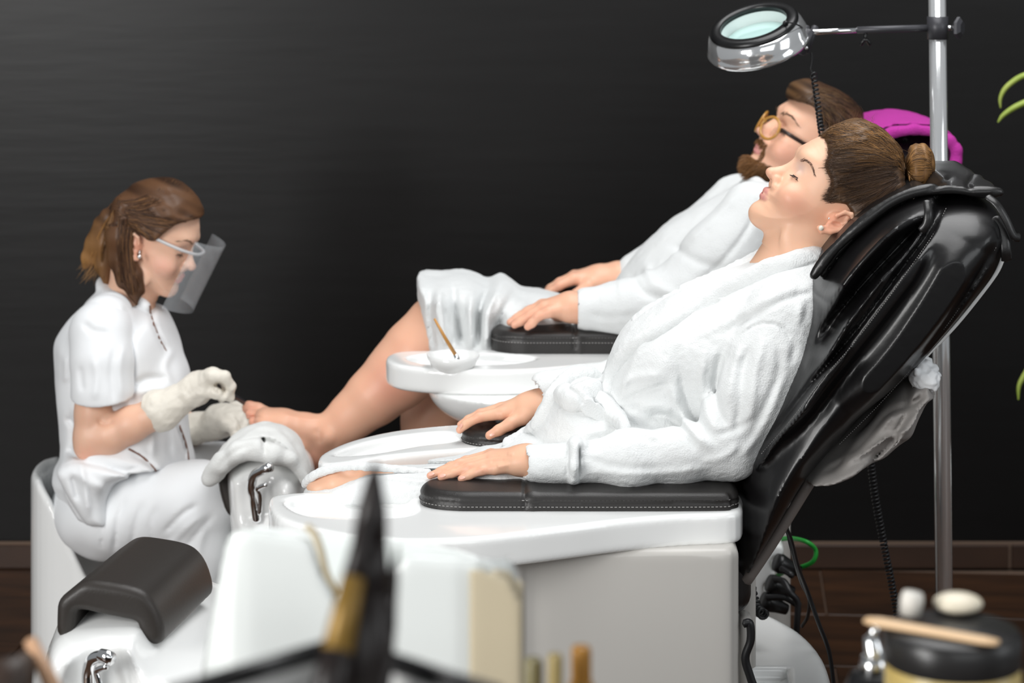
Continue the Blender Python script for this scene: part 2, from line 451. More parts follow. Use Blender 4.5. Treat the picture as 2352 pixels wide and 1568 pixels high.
# tiles, laid 4.8 degrees askew
TR = rot('Z', -4.8); ti = 0
tile_me = None
for a in range(-7, 6):
    for b in range(0, 11):
        c0 = np.array([.763, 5.99, 0]) + TR @ np.array([(a+.5)*.6+(.3 if b % 2 else 0), -(b+.5)*.375, 0])
        if abs(c0[0]) > 3.6: continue
        if tile_me is None:
            o = Geo().box((0,0,0), (.298, .1855, .006), np.eye(3), .0015).link('tile', M['floor_tile'], floor, smooth=False)
            tile_me = o.data; 
            for v in tile_me.vertices: v.co += floor.location
        else:
            o = bpy.data.objects.new('tile', tile_me); COL.objects.link(o); o.parent = floor
        o.location = Vector(tuple(c0)) - floor.location + Vector((0, 0, -.006)); o.rotation_euler = (0, 0, math.radians(-4.8))
# skirting of brown tiles with a pale joint along its top
sk = Geo().box((0.3, 6.004, .0325), (4.0, .004, .0325), np.eye(3), .001).link('baseboard_back', M['grout'], smooth=False, kind='structure')
sme = None
for a in range(-4, 5):
    if sme is None:
        o = Geo().box((0,0,0), (.296, .005, .0285), np.eye(3), .0015).link('tile', M['baseboard'], sk, smooth=False); sme = o.data
        for v in sme.vertices: v.co += sk.location
    else:
        o = bpy.data.objects.new('tile', sme); COL.objects.link(o); o.parent = sk
    o.location = Vector((1.235-.3+a*.6, 5.997, .0305)) - sk.location
# ================================================================== PEDICURE CHAIR of the woman
def console_slab(poly_px, z, dz, name, parent, basin=None, xlim=None, h=.004):
    """the white arm console: outline given as picture points on its top plane z"""
    pl = np.array([Pz(a, b, z)[:2] for a, b in poly_px]); pl = cr(pl, 5, True)
    lo = np.r_[pl.min(0)-.02, z-dz-.02]; hi = np.r_[pl.max(0)+.02, z+.02]
    f = Field(lo, hi, h); f.hslab(pl, z-dz/2, dz/2, .008)
    if basin is not None:
        bl = cr(np.array([Pz(a, b, z)[:2] for a, b in basin]), 4, True)
        f.hslab(bl, z, .016, .006, k=.006, mode='cut')
    return f
def arm_pad(name, cx0, cx1, z, dc, parent, halfw=.058, th=.036, seam=.33, mt='pad'):
    """padded armrest from picture column cx0 (front) to cx1 (back), centre distance dc, top at z"""
    x0 = (cx0-CX)*dc/F; x1 = (cx1-CX)*dc/F; w = halfw
    pl = [(x0, dc), (x0+.012, dc-w*.62), (x0+.05, dc-w*.96), (x0+.12, dc-w), (x1-.05, dc-w), (x1-.012, dc-w*.8), (x1, dc-w*.45), (x1, dc+w*.45), (x1-.012, dc+w*.8), (x1-.05, dc+w), (x0+.12, dc+w), (x0+.05, dc+w*.96), (x0+.012, dc+w*.62)]
    pl = cr(pl, 4, True)
    f = Field(np.r_[pl.min(0)-.01, z-th-.02], np.r_[pl.max(0)+.01, z+.02], .0024)
    f.hslab(pl, z-th/2, th/2, .013, k=.001)
    def fn(x, y, zz, px, py):                        # piping round the rim and a cross seam
        d = polydist(x, y, pl); o = .0035*np.clip(-d/.05, 0, 1)*(zz > z-.012)
        o -= .0022*np.exp(-((zz-(z-.0135))/.0016)**2)
        xs = x0+(x1-x0)*seam; o -= .0028*np.exp(-((x-xs)/.0028)**2)*(zz > z-th*.6)
        o += .0012*np.exp(-((x-xs-.012)/.006)**2)
        return o
    f.displace(fn, .012)
    pad = f.link(name, M[mt], parent)
    g = Geo()                                        # two rows of stitches along the visible side
    P2 = np.vstack([pl, pl[:1]]); seg = np.linalg.norm(np.diff(P2, axis=0), axis=1); s = np.r_[0, np.cumsum(seg)]
    c = pl.mean(0)
    for zz, off in ((z-.0095, -.0012), (z-.0185, .0006)):
        for q in np.arange(0, s[-1], .006):
            a = np.array([np.interp(q, s, P2[:,0]), np.interp(q, s, P2[:,1])]); b = np.array([np.interp(min(q+.0036, s[-1]), s, P2[:,0]), np.interp(min(q+.0036, s[-1]), s, P2[:,1])])
            if a[1] > dc+.01: continue
            n = np.array([b[1]-a[1], -(b[0]-a[0])]); n /= np.linalg.norm(n)+1e-9
            if n @ (a-c) < 0: n = -n
            g.tube([np.r_[a+n*off, zz], np.r_[b+n*off, zz]], .0006, 4, False)
    g.link('stitching', M['thread'], pad)
    return pad
wc = empty('pedicure_chair', (P(1500,1100,3.7)[0], 3.7, 0), 'glossy black leather pedicure chair with white console under the reclining woman', 'chair')
ZT = .797
near_out = [(617,1152),(640,1188),(720,1214),(830,1233),(950,1240),(1080,1236),(1180,1226),(1300,1211),(1420,1196),(1560,1184),(1690,1176),(1706,1150),(1706,1133),(1690,1127),(1500,1126),(1200,1126),(950,1127),(760,1127),(640,1133)]
f = console_slab(near_out, ZT, .046, 'c', wc, basin=[(655,1152),(700,1139),(820,1138),(930,1140),(950,1150),(945,1176),(900,1186),(800,1188),(700,1180)])
# deeper apron that follows the top towards the back, and a bowl below the front tray
f.link('console_top', M['white_gloss'], wc)
far_out = [(731,1052),(745,1036),(800,1012),(880,992),(960,981),(1060,973),(1180,969),(1400,972),(1690,980),(1700,1000),(1690,1022),(1400,1024),(1100,1030),(900,1046),(800,1062),(745,1066)]
f = console_slab(far_out, ZT, .046, 'c', wc, basin=[(770,1045),(820,1022),(900,1004),(1000,992),(1040,994),(1050,1010),(960,1022),(860,1040)])
f.link('console_top', M['white_gloss'], wc)
# side body below the consoles
def body_plan(c, dep): return cr(c, 4, True)
x = lambda px, d: (px-CX)*d/F
bp = [(x(1180,3.4),3.44),(x(1230,3.4),3.405),(x(1400,3.4),3.40),(x(1640,3.4),3.40),(x(1690,3.4),3.412),(x(1700,3.4),3.45),(x(1700,3.4),3.9),(x(1690,3.4),4.0),(x(1400,3.4),4.01),(x(1200,3.4),3.96)]
f = Field((x(1180,3.4)-.03, 3.37, .1), (x(1705,3.4)+.03, 4.05, .76), .006)
f.hslab(cr(bp, 4, True), .43, .325, .012)
f.box((x(1400,3.4), 3.7, .72), (.26, .14, .16), .03, .01, mode='cut')
f.strokes([([(1685,1260),(1685,1700)], 6, -.0016)], ymax=3.6)
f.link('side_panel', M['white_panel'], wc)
f = Field((x(700,3.4)-.1, 3.28, .60), (x(1300,3.4)+.03, 4.08, .79), .006)      # bowl undersides
for dc in (3.42, 3.95):
    f = Field((x(950,3.4)-.17, dc-.12, .68), (x(950,3.4)+.17, dc+.12, .79), .005)
    f.ell((x(950,3.4), dc, .765), (.16, .10, .065), .02)
    f.plane((0,0,.757), (0,0,1)); f.link('bowl', M['white_gloss'], wc)
f = Field((.0, 3.5, .5), (.40, 3.9, .75), .006)                                   # seat cushion
f.box((x(1430,3.7), 3.7, .66), (.185, .145, .05), .03); f.link('seat', M['leather'], wc)
arm_pad('armrest', 964, 1693, .8215, 3.502, wc)
arm_pad('armrest', 1060, 1640, .8185, 3.895, wc, mt='pad')
# backrest
BY = 3.66
back = [(1700,1100),(1728,1030),(1776,940),(1826,850),(1866,760),(1884,690),(1900,640),(1960,570),(2030,505),(2100,468),(2160,452),(2230,450),(2285,466),(2312,505),(2316,552),(2290,625),(2240,690),(2190,748),(2093,850),(2030,912),(1979,961),(1911,1038),(1853,1106),(1800,1195),(1755,1270),(1710,1338),(1696,1300),(1690,1200)]
f = field_px(1640, 420, 2350, 1360, 3.36, 3.96, .0036)
f.slab(pp(back, 3.52, 4), BY, .245, .085, pw=3)
front = [(1885,690),(1908,640),(1960,570),(2030,505),(2110,462),(2160,455),(2135,520),(2090,580),(2040,650),(1990,720),(1930,810),(1880,890),(1820,980),(1765,1060),(1730,1080),(1765,980),(1825,870),(1872,760)]
f.slab(pp(front, 3.46, 4), BY, .262, .05, k=.02, pw=3)
f.strokes([
 ([(2165,470),(2135,530),(2080,610),(2015,700),(1945,790),(1875,870),(1805,960),(1735,1040)], 9, -.006),
 ([(2285,560),(2240,640),(2180,730),(2100,830),(2010,930),(1920,1020),(1840,1090)], 9, -.005),
 ([(2125,500),(2060,570),(1985,650),(1920,730),(1880,800)], 14, -.014),
 ([(2090,500),(2030,545),(1960,620),(1910,690)], 16, .009),
 ([(2140,560),(2070,650),(2000,740),(1930,830),(1860,920),(1800,1000)], 20, .011),
 ([(2060,600),(1990,690),(1930,770),(1880,850)], 10, .004),
 ([(2230,560),(2150,700),(2060,830),(1950,950)], 50, .010),
], ymax=3.50, soft=.03, band=.03)
bk = f.link('backrest', M['leather_gloss'], wc)
def stitch_line(f, line, parent, n=90, off=.0007, r=.0005, mt='thread', dash=.55):
    g = Geo(); L = cr(line, 12); s = np.r_[0, np.cumsum(np.linalg.norm(np.diff(L, axis=0), axis=1))]
    u = np.linspace(0, 1, n*4+1); q = [(np.interp(t*s[-1], s, L[:,0]), np.interp(t*s[-1], s, L[:,1])) for t in u]
    D_ = np.array([(lambda w: w[1] if w is not None else np.nan)(f.ray(*a)) for a in q])
    ok = ~np.isnan(D_); D_ = np.interp(u, u[ok], D_[ok]); 
    for _ in range(3): D_ = np.convolve(np.pad(D_, 8, 'edge'), np.ones(17)/17, 'valid')
    W_ = np.array([P(a[0], a[1], d-off) for a, d in zip(q, D_)])
    for i in range(n): g.tube(W_[4*i:4*i+3], r, 4, False)
    g.link('stitching', M[mt], parent)
stitch_line(f, [(2173,478),(2145,535),(2090,615),(2025,705),(1955,795),(1885,876),(1817,964),(1747,1044)], bk, 120)
stitch_line(f, [(2288,568),(2246,640),(2186,732),(2106,832),(2016,932),(1926,1022)], bk, 100, r=.0004)
# thin padded mat lying over the back, rolled at its rim
f = field_px(1830, 375, 2330, 670, 3.40, 3.98, .0036)
mat_c = [(1870,632),(1905,585),(1955,535),(2010,488),(2065,455),(2120,437),(2180,436),(2240,441),(2296,441)]
L = cr(mat_c, 4); up_ = []; 
for i, q in enumerate(L):
    t = L[min(i+1, len(L)-1)]-L[max(i-1, 0)]; n = np.array([t[1], -t[0]])/np.linalg.norm(t); up_.append((q, n))
w_ = 13
poly = [tuple(q+n*w_) for q, n in up_]+[tuple(q-n*w_) for q, n in up_[::-1]]
pm = pp(poly, 3.50, 1)
X_, Y_, Z_ = f.ax
for j, y in enumerate(Y_):
    sg = .057*np.clip(1-(abs(y-3.69)/.187)**7, 0, 1)
    px_ = CX+X_*F/3.5; k_ = np.clip((2195-px_)/60, 0, 1)[:,None]; k_ = k_*k_*(3-2*k_)
    hd_k = np.clip((y-3.60)/.2, 0, 1)
    d = polydist(X_[:,None]-.75*sg*k_, Z_[None,:]+.66*sg*k_+.0*k_, pm)
    e = np.maximum(d+.014, 0)/.014; w = abs(y-3.68)/.19
    f.f[:,j,:] = (np.sqrt(e*e+w**8)-1)*.014
f.tube([tuple(P(a, b, 3.495))+(.0075,) for a, b in L], .004)
f.displace(lambda x, y, z, px, py: .002*noise3(x, y, z, .04), .015)
f.strokes([([(2240,398),(2222,425),(2235,434)], 4, -.004), ([(2190,405),(2160,425),(2130,440)], 5, -.003), ([(2300,440),(2250,452),(2180,450),(2110,455),(2060,478),(2000,522),(1950,572),(1900,630)], 3, -.003)], band=.015)
f.link('headrest_mat', M['leather'], wc, label='soft padded head mat')
# straps hanging from the mat
def strap(pts, w, th, name='strap', mt='leather'):
    g = Geo(); g.tube(cr([P(*p) for p in pts], 6), w, 10, flat=th/w, up=(1,0,0)); return g.link(name, M[mt], wc)
strap([(2268,452,3.46),(2290,470,3.45),(2312,505,3.445),(2328,540,3.445),(2341,546,3.45)], .0065, .003)
strap([(2285,500,3.46),(2305,540,3.45),(2310,575,3.445),(2312,597,3.45)], .008, .003)
strap([(2130,462,3.40),(2132,490,3.388),(2128,515,3.386),(2116,530,3.388)], .006, .003)
# grey cover pocket slung behind the back
f = field_px(1820, 790, 2190, 1130, 3.38, 3.86, .004)
f.slab(pp([(2110,845),(2125,850),(2133,872),(2150,890),(2118,925),(2092,985),(2060,1015),(2010,1058),(1950,1088),(1900,1104),(1850,1107),(1838,1090),(1900,1050),(1980,985),(2050,905)], 3.52, 4), 3.64, .22, .05, pw=3)
f.strokes([([(2085,880),(2080,950),(2040,1020),(1990,1062)], 8, -.006), ([(2130,905),(2090,930),(2040,950),(2000,1000)], 8, -.005), ([(2060,940),(2000,1010),(1930,1075)], 8, .006), ([(2110,890),(2070,960)], 9, .005),
  ([(2030,975),(1950,1050),(1890,1090)], 8, -.004), ([(2090,985),(2030,1010),(1960,1060)], 5, .004)], band=.02)
f.displace(lambda x, y, z, px, py: .003*noise3(x, y, z, .03), .02)
f.link('rear_pocket', M['grey_fabric'], wc, label='grey wrinkled fabric pocket')
# pale edge of the rear shell
g = Geo()
g.tube(cr([P(*q) for q in [(2303,592,3.52),(2286,628,3.52),(2238,692,3.52),(2188,752,3.52),(2130,812,3.52),(2098,850,3.52)]], 5), .0042, 8)
g.link('shell_edge', M['white_gloss'], wc, label='bright thin shell edge')
g = Geo(); g.tube(cr([P(*q) for q in [(1862,1105,3.5),(1812,1186,3.5),(1768,1256,3.5),(1714,1336,3.5)]], 5), .008, 8); g.link('lift_bar', M['grey_shell'], wc)
# rear white base cover
zb = .47
f = Field(Pz(1690,1400,zb)*[1,0,1]+[-.02,3.55,-.16], (Pz(1930,1440,zb)[0]+.06, 4.16, zb+.05), .005)
pl = cr([Pz(a, b, zb)[:2] for a, b in [(1700,1440),(1720,1412),(1758,1404),(1800,1420),(1850,1452),(1890,1498),(1910,1560),(1905,1640),(1860,1720),(1700,1740)]], 4, True)
f.hslab(pl, zb-.06, .06, .02)
f.hslab([Pz(a, b, zb)[:2] for a, b in [(1722,1566),(1722,1533),(1806,1533),(1812,1566)]], zb, .02, .004, mode='cut')
f.link('base_cover', M['white_gloss'], wc)
g = Geo().box(P(1714,1345,3.72), (.012, .03, .12), np.eye(3), .004).box(P(1711,1500,3.6), (.008, .02, .06), np.eye(3), .004); g.link('column', M['white_panel'], wc)

# ================================================================== the MAN'S CHAIR
mc = empty('pedicure_chair', (P(1500,900,4.7)[0], 4.7, 0), 'second pedicure chair further back with round tray under the reclining man', 'chair')
ZM = .823
mo = [(888,826),(893,813),(930,805),(1050,803),(1250,800),(1450,798),(1700,796),(1760,800),(1760,822),(1600,826),(1450,828),(1380,834),(1300,842),(1200,849),(1080,850),(980,846),(915,838)]
f = console_slab(mo, ZM, .046, 'c', mc, basin=[(935,822),(980,813),(1080,811),(1180,813),(1230,822),(1180,834),(1080,838),(980,835)])
f.link('console_top', M['white_gloss'], mc)
f = Field((x(900,4.4), 4.15, .66), (x(1480,4.4), 4.75, ZM), .005)
f.ell((x(1175,4.4), 4.42, ZM-.04), (.155, .15, .085), .02); f.plane((0,0,ZM-.045), (0,0,1))
f.link('bowl', M['white_gloss'], mc)
arm_pad('armrest', 1128, 1700, .862, 4.54, mc, halfw=.062, th=.05)
arm_pad('armrest', 1200, 1700, .862, 4.96, mc, halfw=.055, th=.045)
f = console_slab([(a, (b-HY)*.905+HY) for a, b in mo[3:8]+[(1740,812),(1400,824),(1200,830),(1080,826)]], ZM, .046, 'c', mc); f.link('console_top', M['white_gloss'], mc)
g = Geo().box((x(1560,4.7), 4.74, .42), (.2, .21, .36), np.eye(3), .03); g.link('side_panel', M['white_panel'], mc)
f = field_px(1690, 1200, 1830, 1440, 4.35, 4.75, .004)                          # rear end plate seen past the leather
f.slab(pp([(1700,1225),(1775,1222),(1795,1232),(1793,1260),(1770,1262),(1768,1285),(1778,1290),(1770,1318),(1752,1322),(1752,1352),(1765,1362),(1758,1385),(1735,1392),(1730,1430),(1700,1430)], 4.5, 3), 4.55, .12, .006)
f.link('rear_plate', M['white_gloss'], mc)
f = field_px(1560, 250, 2220, 800, 4.40, 5.02, .006)
f.slab(pp([(1560,740),(1640,640),(1750,500),(1880,390),(1960,360),(2030,318),(2100,304),(2160,318),(2186,350),(2190,400),(2100,560),(1900,720),(1700,800)], 4.7, 4), 4.72, .22, .07)
f.strokes([([(2060,330),(2110,318),(2160,330)], 5, -.008), ([(2080,350),(2120,345),(2150,352)], 6, .006)])
f.link('backrest', M['leather_gloss'], mc)
# magenta towel over its head end
f = field_px(1960, 235, 2240, 400, 4.40, 5.06, .004)
L = cr([(1975,330),(2010,306),(2050,292),(2100,286),(2150,292),(2186,312),(2203,342),(2203,372)], 5)
poly = [];
for i, q in enumerate(L):
    t = L[min(i+1, len(L)-1)]-L[max(i-1, 0)]; n = np.array([t[1], -t[0]])/np.linalg.norm(t); poly.append((q, n))
pl2 = [tuple(q+n*8) for q, n in poly]+[tuple(q-n*6) for q, n in poly[::-1]]
f.slab(pp(pl2, 4.55, 2), 4.71, .175, .012, k=.003)
f.tube(pt([(2005,322,4.52,.009),(2050,304,4.52,.010),(2100,297,4.52,.010),(2150,303,4.52,.010),(2180,322,4.52,.010),(2197,345,4.52,.010),(2196,372,4.52,.011),(2196,385,4.52,.007)]), .006)
f.displace(lambda x, y, z, px, py: .002*noise3(x, y, z, .03)+.0007*noise3(x, y, z, .008), .015)
f.link('towel', M['magenta'], label='magenta terry towel draped over the head of the rear chair', category=None)
bpy.data.objects['towel']['category'] = 'towel'
# sockets and leads at the back of the rear chair
for k, (a, b) in enumerate([(1782,1290),(1766,1338),(1752,1378)]):
    g = Geo(); g.lathe([(.0, 0), (.016, 0), (.018, .01), (.013, .03), (.010, .05), (0, .052)], P(a, b, 4.40), (1, .25, -.45), 16); g.link('plug', M['black_plastic'], mc)
def cable(name, pts, r, mt, label, cat='cable', n=8, group=None):
    g = Geo(); g.tube(cr([P(*p) for p in pts], n), r, 8); return g.link(name, M[mt], None, label=label, category=None) 
def cable_t(*a, **k):
    o = cable(*a, **k); o['category'] = 'cable'; return o
cable_t('green_hose', [(1775,1242,4.5),(1810,1236,4.45),(1850,1243,4.4),(1873,1262,4.4),(1868,1288,4.4),(1840,1302,4.42),(1812,1308,4.45),(1780,1325,4.5)], .0042, 'green_cable', 'bright green hose looping out behind the rear chair')
cable_t('power_cable', [(1795,1305,4.38),(1815,1318,4.36),(1818,1322,4.36)], .006, 'cable', 'short thick black lead plugged in highest behind the rear chair')
cable_t('power_cable', [(1778,1330,4.38),(1800,1335,4.36),(1815,1360,4.34),(1832,1385,4.34),(1830,1440,4.34),(1828,1500,4.36)], .006, 'cable', 'thick black lead arching down from the rear chair plugs')
cable_t('power_cable', [(1762,1372,4.38),(1800,1372,4.36),(1826,1385,4.35),(1838,1390,4.35)], .006, 'cable', 'short black lead lowest of the rear chair plugs')
cable_t('power_cable', [(1795,1195,3.72),(1815,1235,3.75),(1832,1300,3.8),(1855,1360,3.85),(1880,1430,3.86),(1905,1500,3.88),(1918,1600,3.9)], .0036, 'cable', 'long thin black cable hanging down past the white base')
cable_t('power_cable', [(1804,1196,3.76),(1818,1260,3.78),(1838,1330,3.9),(1858,1375,3.98),(1855,1415,4.06),(1842,1438,4.14)], .003, 'cable', 'thin black cable curling behind the white base')
cable_t('power_cable', [(1708,1432,3.42),(1722,1432,3.42),(1724,1470,3.42),(1712,1510,3.42),(1722,1550,3.42),(1740,1600,3.42)], .006, 'cable', 'flat black cable beside the white side panel')
def coil(pts, R, r, turns, n=14):
    L = cr(pts, 10); s = np.r_[0, np.cumsum(np.linalg.norm(np.diff(L, axis=0), axis=1))]; m = int(turns*n); out = []
    for i in range(m+1):
        u = i/m*s[-1]; p = np.array([np.interp(u, s, L[:,k]) for k in range(3)])
        q = np.array([np.interp(min(u+1e-3, s[-1]), s, L[:,k]) for k in range(3)]); t = q-p
        if np.linalg.norm(t) < 1e-9: t = L[-1]-L[-2]
        t /= np.linalg.norm(t); a = np.cross(t, (0,1,0)); a /= np.linalg.norm(a); b = np.cross(t, a)
        ang = 2*np.pi*i/n; out.append(p+R*(math.cos(ang)*a+math.sin(ang)*b))
    return np.array(out)
g = Geo(); g.tube(coil([P(1722,1340,3.9), P(1730,1375,3.9), P(1742,1400,3.88), P(1755,1412,3.86)], .007, .0, 8), .0028, 6); o = g.link('coiled_cable', M['cable'], None, label='short black coiled cable above the white rear base cover'); o['category'] = 'cable'
# white crumpled tissue in the pocket
f = field_px(2080, 805, 2165, 905, 3.40, 3.60, .002)
f.ell(P(2118,858,3.48), (.020, .028, .024), .01).ell(P(2138,868,3.47), (.013, .02, .018), .008).ell(P(2112,838,3.48), (.013, .02, .012), .008)
f.displace(lambda x, y, z, px, py: .006*np.abs(noise3(x, y, z, .012))+.003*noise3(x, y, z, .006)-.002, .012)
o = f.link('tissue', M['cotton'], None, label='crumpled white tissue poking out of the grey pocket'); o['category'] = 'tissue'

# ================================================================== MAGNIFIER LAMP on its pole
lp = empty('magnifier_lamp', (P(2165,1500,4.25)[0], 4.25, 0), 'chrome magnifying lamp on a tall pole behind the woman', 'lamp')
DL = 4.25
g = Geo(); g.tube([P(2152,-60,DL), P(2171,1600,DL)], 20*DL/F, 28); g.link('pole', M['pole'], lp)
zf = P(2172,1600,DL)[2]
g = Geo(); g.tube([P(2171,1595,DL), (P(2175,1600,DL)[0], DL, .04)], 20*DL/F, 20)
for k in range(5):
    a = 2*math.pi*k/5+.3; c = np.array([P(2175,1600,DL)[0], DL, .06])
    g.tube([c, c+np.array([.22*math.cos(a), .22*math.sin(a), -.03])], .014, 8)
g.link('base', M['chrome'], lp)
g = Geo(); g.lathe([(0,-.02),(.0185,-.02),(.0185,.02),(0,.02)], P(2153.5,64,DL), (0,0,1), 28); g.link('clamp', M['dark_metal'], lp)
g = Geo(); g.tube([P(2172,64,DL), P(2190,64,DL)], .0045, 10); g.link('bolt', M['chrome'], lp)
g = Geo(); g.lathe([(0,-.006),(.013,-.006),(.0195,-.001),(.0195,.004),(.012,.009),(0,.009)], P(2200,64,DL), (.86,-.5,0), 6); g.link('knob', M['dark_metal'], lp, smooth=False)
g = Geo(); g.tube([P(2133,64,DL), P(1969,69,DL)], .0062, 14); g.link('arm', M['dark_metal'], lp)
g = Geo(); g.tube([P(1969,69,DL), P(1820,76,DL)], .0048, 14); g.link('arm', M['chrome'], lp)
g = Geo(); g.tube([P(1988,76,DL), P(1988,92,DL)], .003, 8); g.tube([P(1977,103,DL), P(1984,92,DL), P(1992,92,DL), P(1999,103,DL)], .0035, 8); g.link('wing_screw', M['black_plastic'], lp)
# lamp head
nrm = np.array([-.27, -.36, .90]); nrm /= np.linalg.norm(nrm); hc = P(1731,56,DL)
hd = empty('lamp_head', hc-origin_of(lp)); hd.parent = lp
S = DL/F
def ring(prof, name, mt, c=hc, parent=hd, **kw):
    g = Geo(); g.lathe(prof, c, nrm, 56); return g.link(name, M[mt], parent, **kw)
ring([(80*S,.0),(101*S,-.002),(110*S,-.010),(117*S,-.026),(118*S,-.034),(122*S,-.038),(119*S,-.043),(96*S,-.045),(80*S,-.042),(80*S,.0)], 'housing', 'lamp_chrome', label='polished chrome ring housing')
ring([(78*S,.002),(80*S,.005),(98*S,.004),(105*S,-.001),(104*S,-.005),(78*S,-.006),(78*S,.002)], 'rim', 'black_plastic', label='black rim')
M['lamp_ring'] = mat('lamp_inner_diffuser', lin(228,236,234), .4)
M['lens'] = mat('lamp_lens', lin(176,206,202), .08, spec=.7, coat=.5)
ring([(79*S,.0),(79*S,-.042)], 'diffuser', 'lamp_ring')
ring([(0,-.020),(40*S,-.021),(72*S,-.025),(79*S,-.028),(79*S,-.034),(0,-.034)], 'lens', 'lens', label='pale green magnifying glass lens')
g = Geo(); g.tube(cr([P(1804,53,DL-.05), P(1816,52,DL-.06), P(1834,58,DL-.05), P(1845,66,DL-.02)], 6), .0016, 6); g.lathe([(0,0),(.005,0),(.005,.004),(0,.005)], P(1804,53,DL-.046), (0,-1,0), 12); g.link('lead', M['cable'], hd)
g = Geo(); R_ = np.array([[.93,0,.36],[0,1,0],[-.36,0,.93]])
g.box(P(1850,96,DL-.01), (.008,.008,.024), R_, .003); g.box(P(1862,90,DL+.006), (.006,.006,.026), R_, .003); g.box(P(1838,66,DL), (.016,.006,.006), np.eye(3), .002)
g.link('bracket', M['dark_metal'], hd)
g = Geo(); g.lathe([(0,0),(.0035,0),(.003,.003),(0,.004)], P(1852,110,DL-.018), (0,-1,0), 12); g.link('screw', M['chrome'], hd)
g = Geo(); g.tube(cr([P(1864,122,DL), P(1865,140,DL), P(1862,158,DL), P(1866,168,DL)], 5), .002, 6)
g.tube(coil([P(1868,168,DL-.02), P(1874,210,DL-.04), P(1881,260,DL-.06), P(1887,305,DL-.09), P(1893,350,DL-.1)], .0042, 0, 19, 12), .0022, 6); g.link('coiled_cord', M['cable'], lp)
g = Geo(); g.tube(coil([P(1999,1050,DL-.1), P(2010,1140,DL-.1), P(2030,1250,DL-.1), P(2050,1350,DL-.1), P(2066,1440,DL-.1)], .0052, 0, 46, 10), .0021, 5); o = g.link('coiled_cord', M['cable'], lp, label='long coiled black cord')
# ================================================================== FOOT BASINS with leg rests
def leg_rest(face_px, D0, L, dx, parent, name='leg_rest', r=.012, mt='rubber'):
    """moulded C-shaped cushion: side outline at distance D0, drawn back by L with a sideways drift dx"""
    poly = pp(face_px, D0, 4); n = 1
    lo = np.array([poly[:,0].min()-.02-abs(dx), D0-.02, poly[:,1].min()-.02]); hi = np.array([poly[:,0].max()+.02+abs(dx), D0+L+.02, poly[:,1].max()+.02])
    f = Field(lo, hi, .0035)
    X, Y, Z = f.ax
    # sheared prism: evaluate slice by slice
    for j, y in enumerate(Y):
        sh = dx*(y-D0)/L
        d = polydist((X-sh)[:,None], Z[None,:], poly)+r
        w = abs(y-(D0+L/2))-(L/2-r)
        f.f[:,j,:] = np.sqrt(np.maximum(d,0)**2+max(w,0)**2)+np.minimum(np.maximum(d, w), 0)-r
    return f.link(name, M[mt], parent)
def tap(pts, r, parent, end=None):
    g = Geo(); g.tube(cr([P(*p) for p in pts], 8), r, 20); t = g.link('tap', M['chrome'], parent)
    if end:
        g = Geo(); g.lathe([(0,0),(r*.62,0),(r*.62,-.002),(r*.95,-.003),(r*1.02,-.012),(r*.9,-.02)], P(*end[0]), end[1], 24); g.link('spout', M['chrome'], t)
    return t
fb = empty('foot_basin', (P(260,1568,3.3)[0], 3.3, 0), 'white foot basin with chrome tap and dark moulded leg rest at lower left', 'basin')
face = [(129,1462),(126,1410),(132,1380),(160,1356),(195,1337),(250,1342),(300,1352),(330,1366),(352,1392),(366,1425),(373,1458),(368,1478),(350,1484),(330,1478),(318,1458),(313,1438),(300,1428),(240,1416),(180,1404),(168,1420),(160,1462)]
leg_rest(face, 3.18, .235, .040, fb)
f = field_px(40, 1400, 560, 2200, 3.02, 3.7, .0055)
f.slab(pp([(66,1600),(75,1530),(92,1490),(130,1464),(200,1453),(300,1450),(325,1462),(352,1500),(390,1528),(450,1548),(600,1556),(600,2300),(66,2300)], 3.13, 3), 3.36, .25, .035)
f.slab(pp([(160,1640),(168,1560),(185,1512),(230,1494),(262,1500),(285,1540),(290,1640)], 3.1, 3), 3.10, .035, .02, mode='cut', k=.02)
f.link('shell', M['white_gloss'], fb)
tap([(205,1600,3.12),(203,1545,3.12),(212,1516,3.11),(232,1508,3.10),(255,1512,3.085)], .0085, fb, (((258,1513,3.078)), (.8,-.5,-.12)))
g = Geo(); g.tube(cr([P(236,1600,3.1), P(226,1560,3.1), P(222,1540,3.1), P(245,1530,3.09)], 6), .004, 12); g.link('lever', M['chrome'], fb)
g = Geo(); g.tube([P(235,1432,3.28), P(262,1420,3.28), P(290,1480,3.26)], .006, 10); g.box(P(250,1440,3.27), (.03,.02,.006), rot('Y', -20), .003); g.link('mount', M['chrome'], fb)
f = field_px(330, 1340, 480, 1600, 3.5, 3.75, .004)

mb = empty('foot_basin', (P(600,1200,4.45)[0], 4.45, 0), 'white foot basin with chrome tap below the towel by the bare foot', 'basin')
f = field_px(440, 1000, 760, 1560, 4.28, 4.75, .005)
f.slab(pp([(510,1100),(530,1068),(570,1050),(620,1048),(665,1060),(700,1085),(712,1130),(700,1180),(690,1300),(690,1560),(500,1560),(520,1300),(515,1180)], 4.4, 4), 4.50, .15, .06)
f.slab(pp([(545,1160),(552,1100),(575,1072),(610,1062),(632,1075),(640,1120),(640,1180),(600,1215),(560,1205)], 4.36, 4), 4.35, .03, .02, mode='cut', k=.02)
f.link('shell', M['white_gloss'], mb)
tap([(590,1196,4.37),(584,1150,4.36),(578,1120,4.34),(584,1092,4.33),(602,1080,4.32),(622,1072,4.31)], .0085, mb, (((624,1071,4.305)), (.85,-.3,.35)))
g = Geo(); g.tube(cr([P(596,1180,4.35), P(598,1140,4.34), P(592,1122,4.33), P(612,1112,4.32)], 6), .004, 12); g.link('lever', M['chrome'], mb)
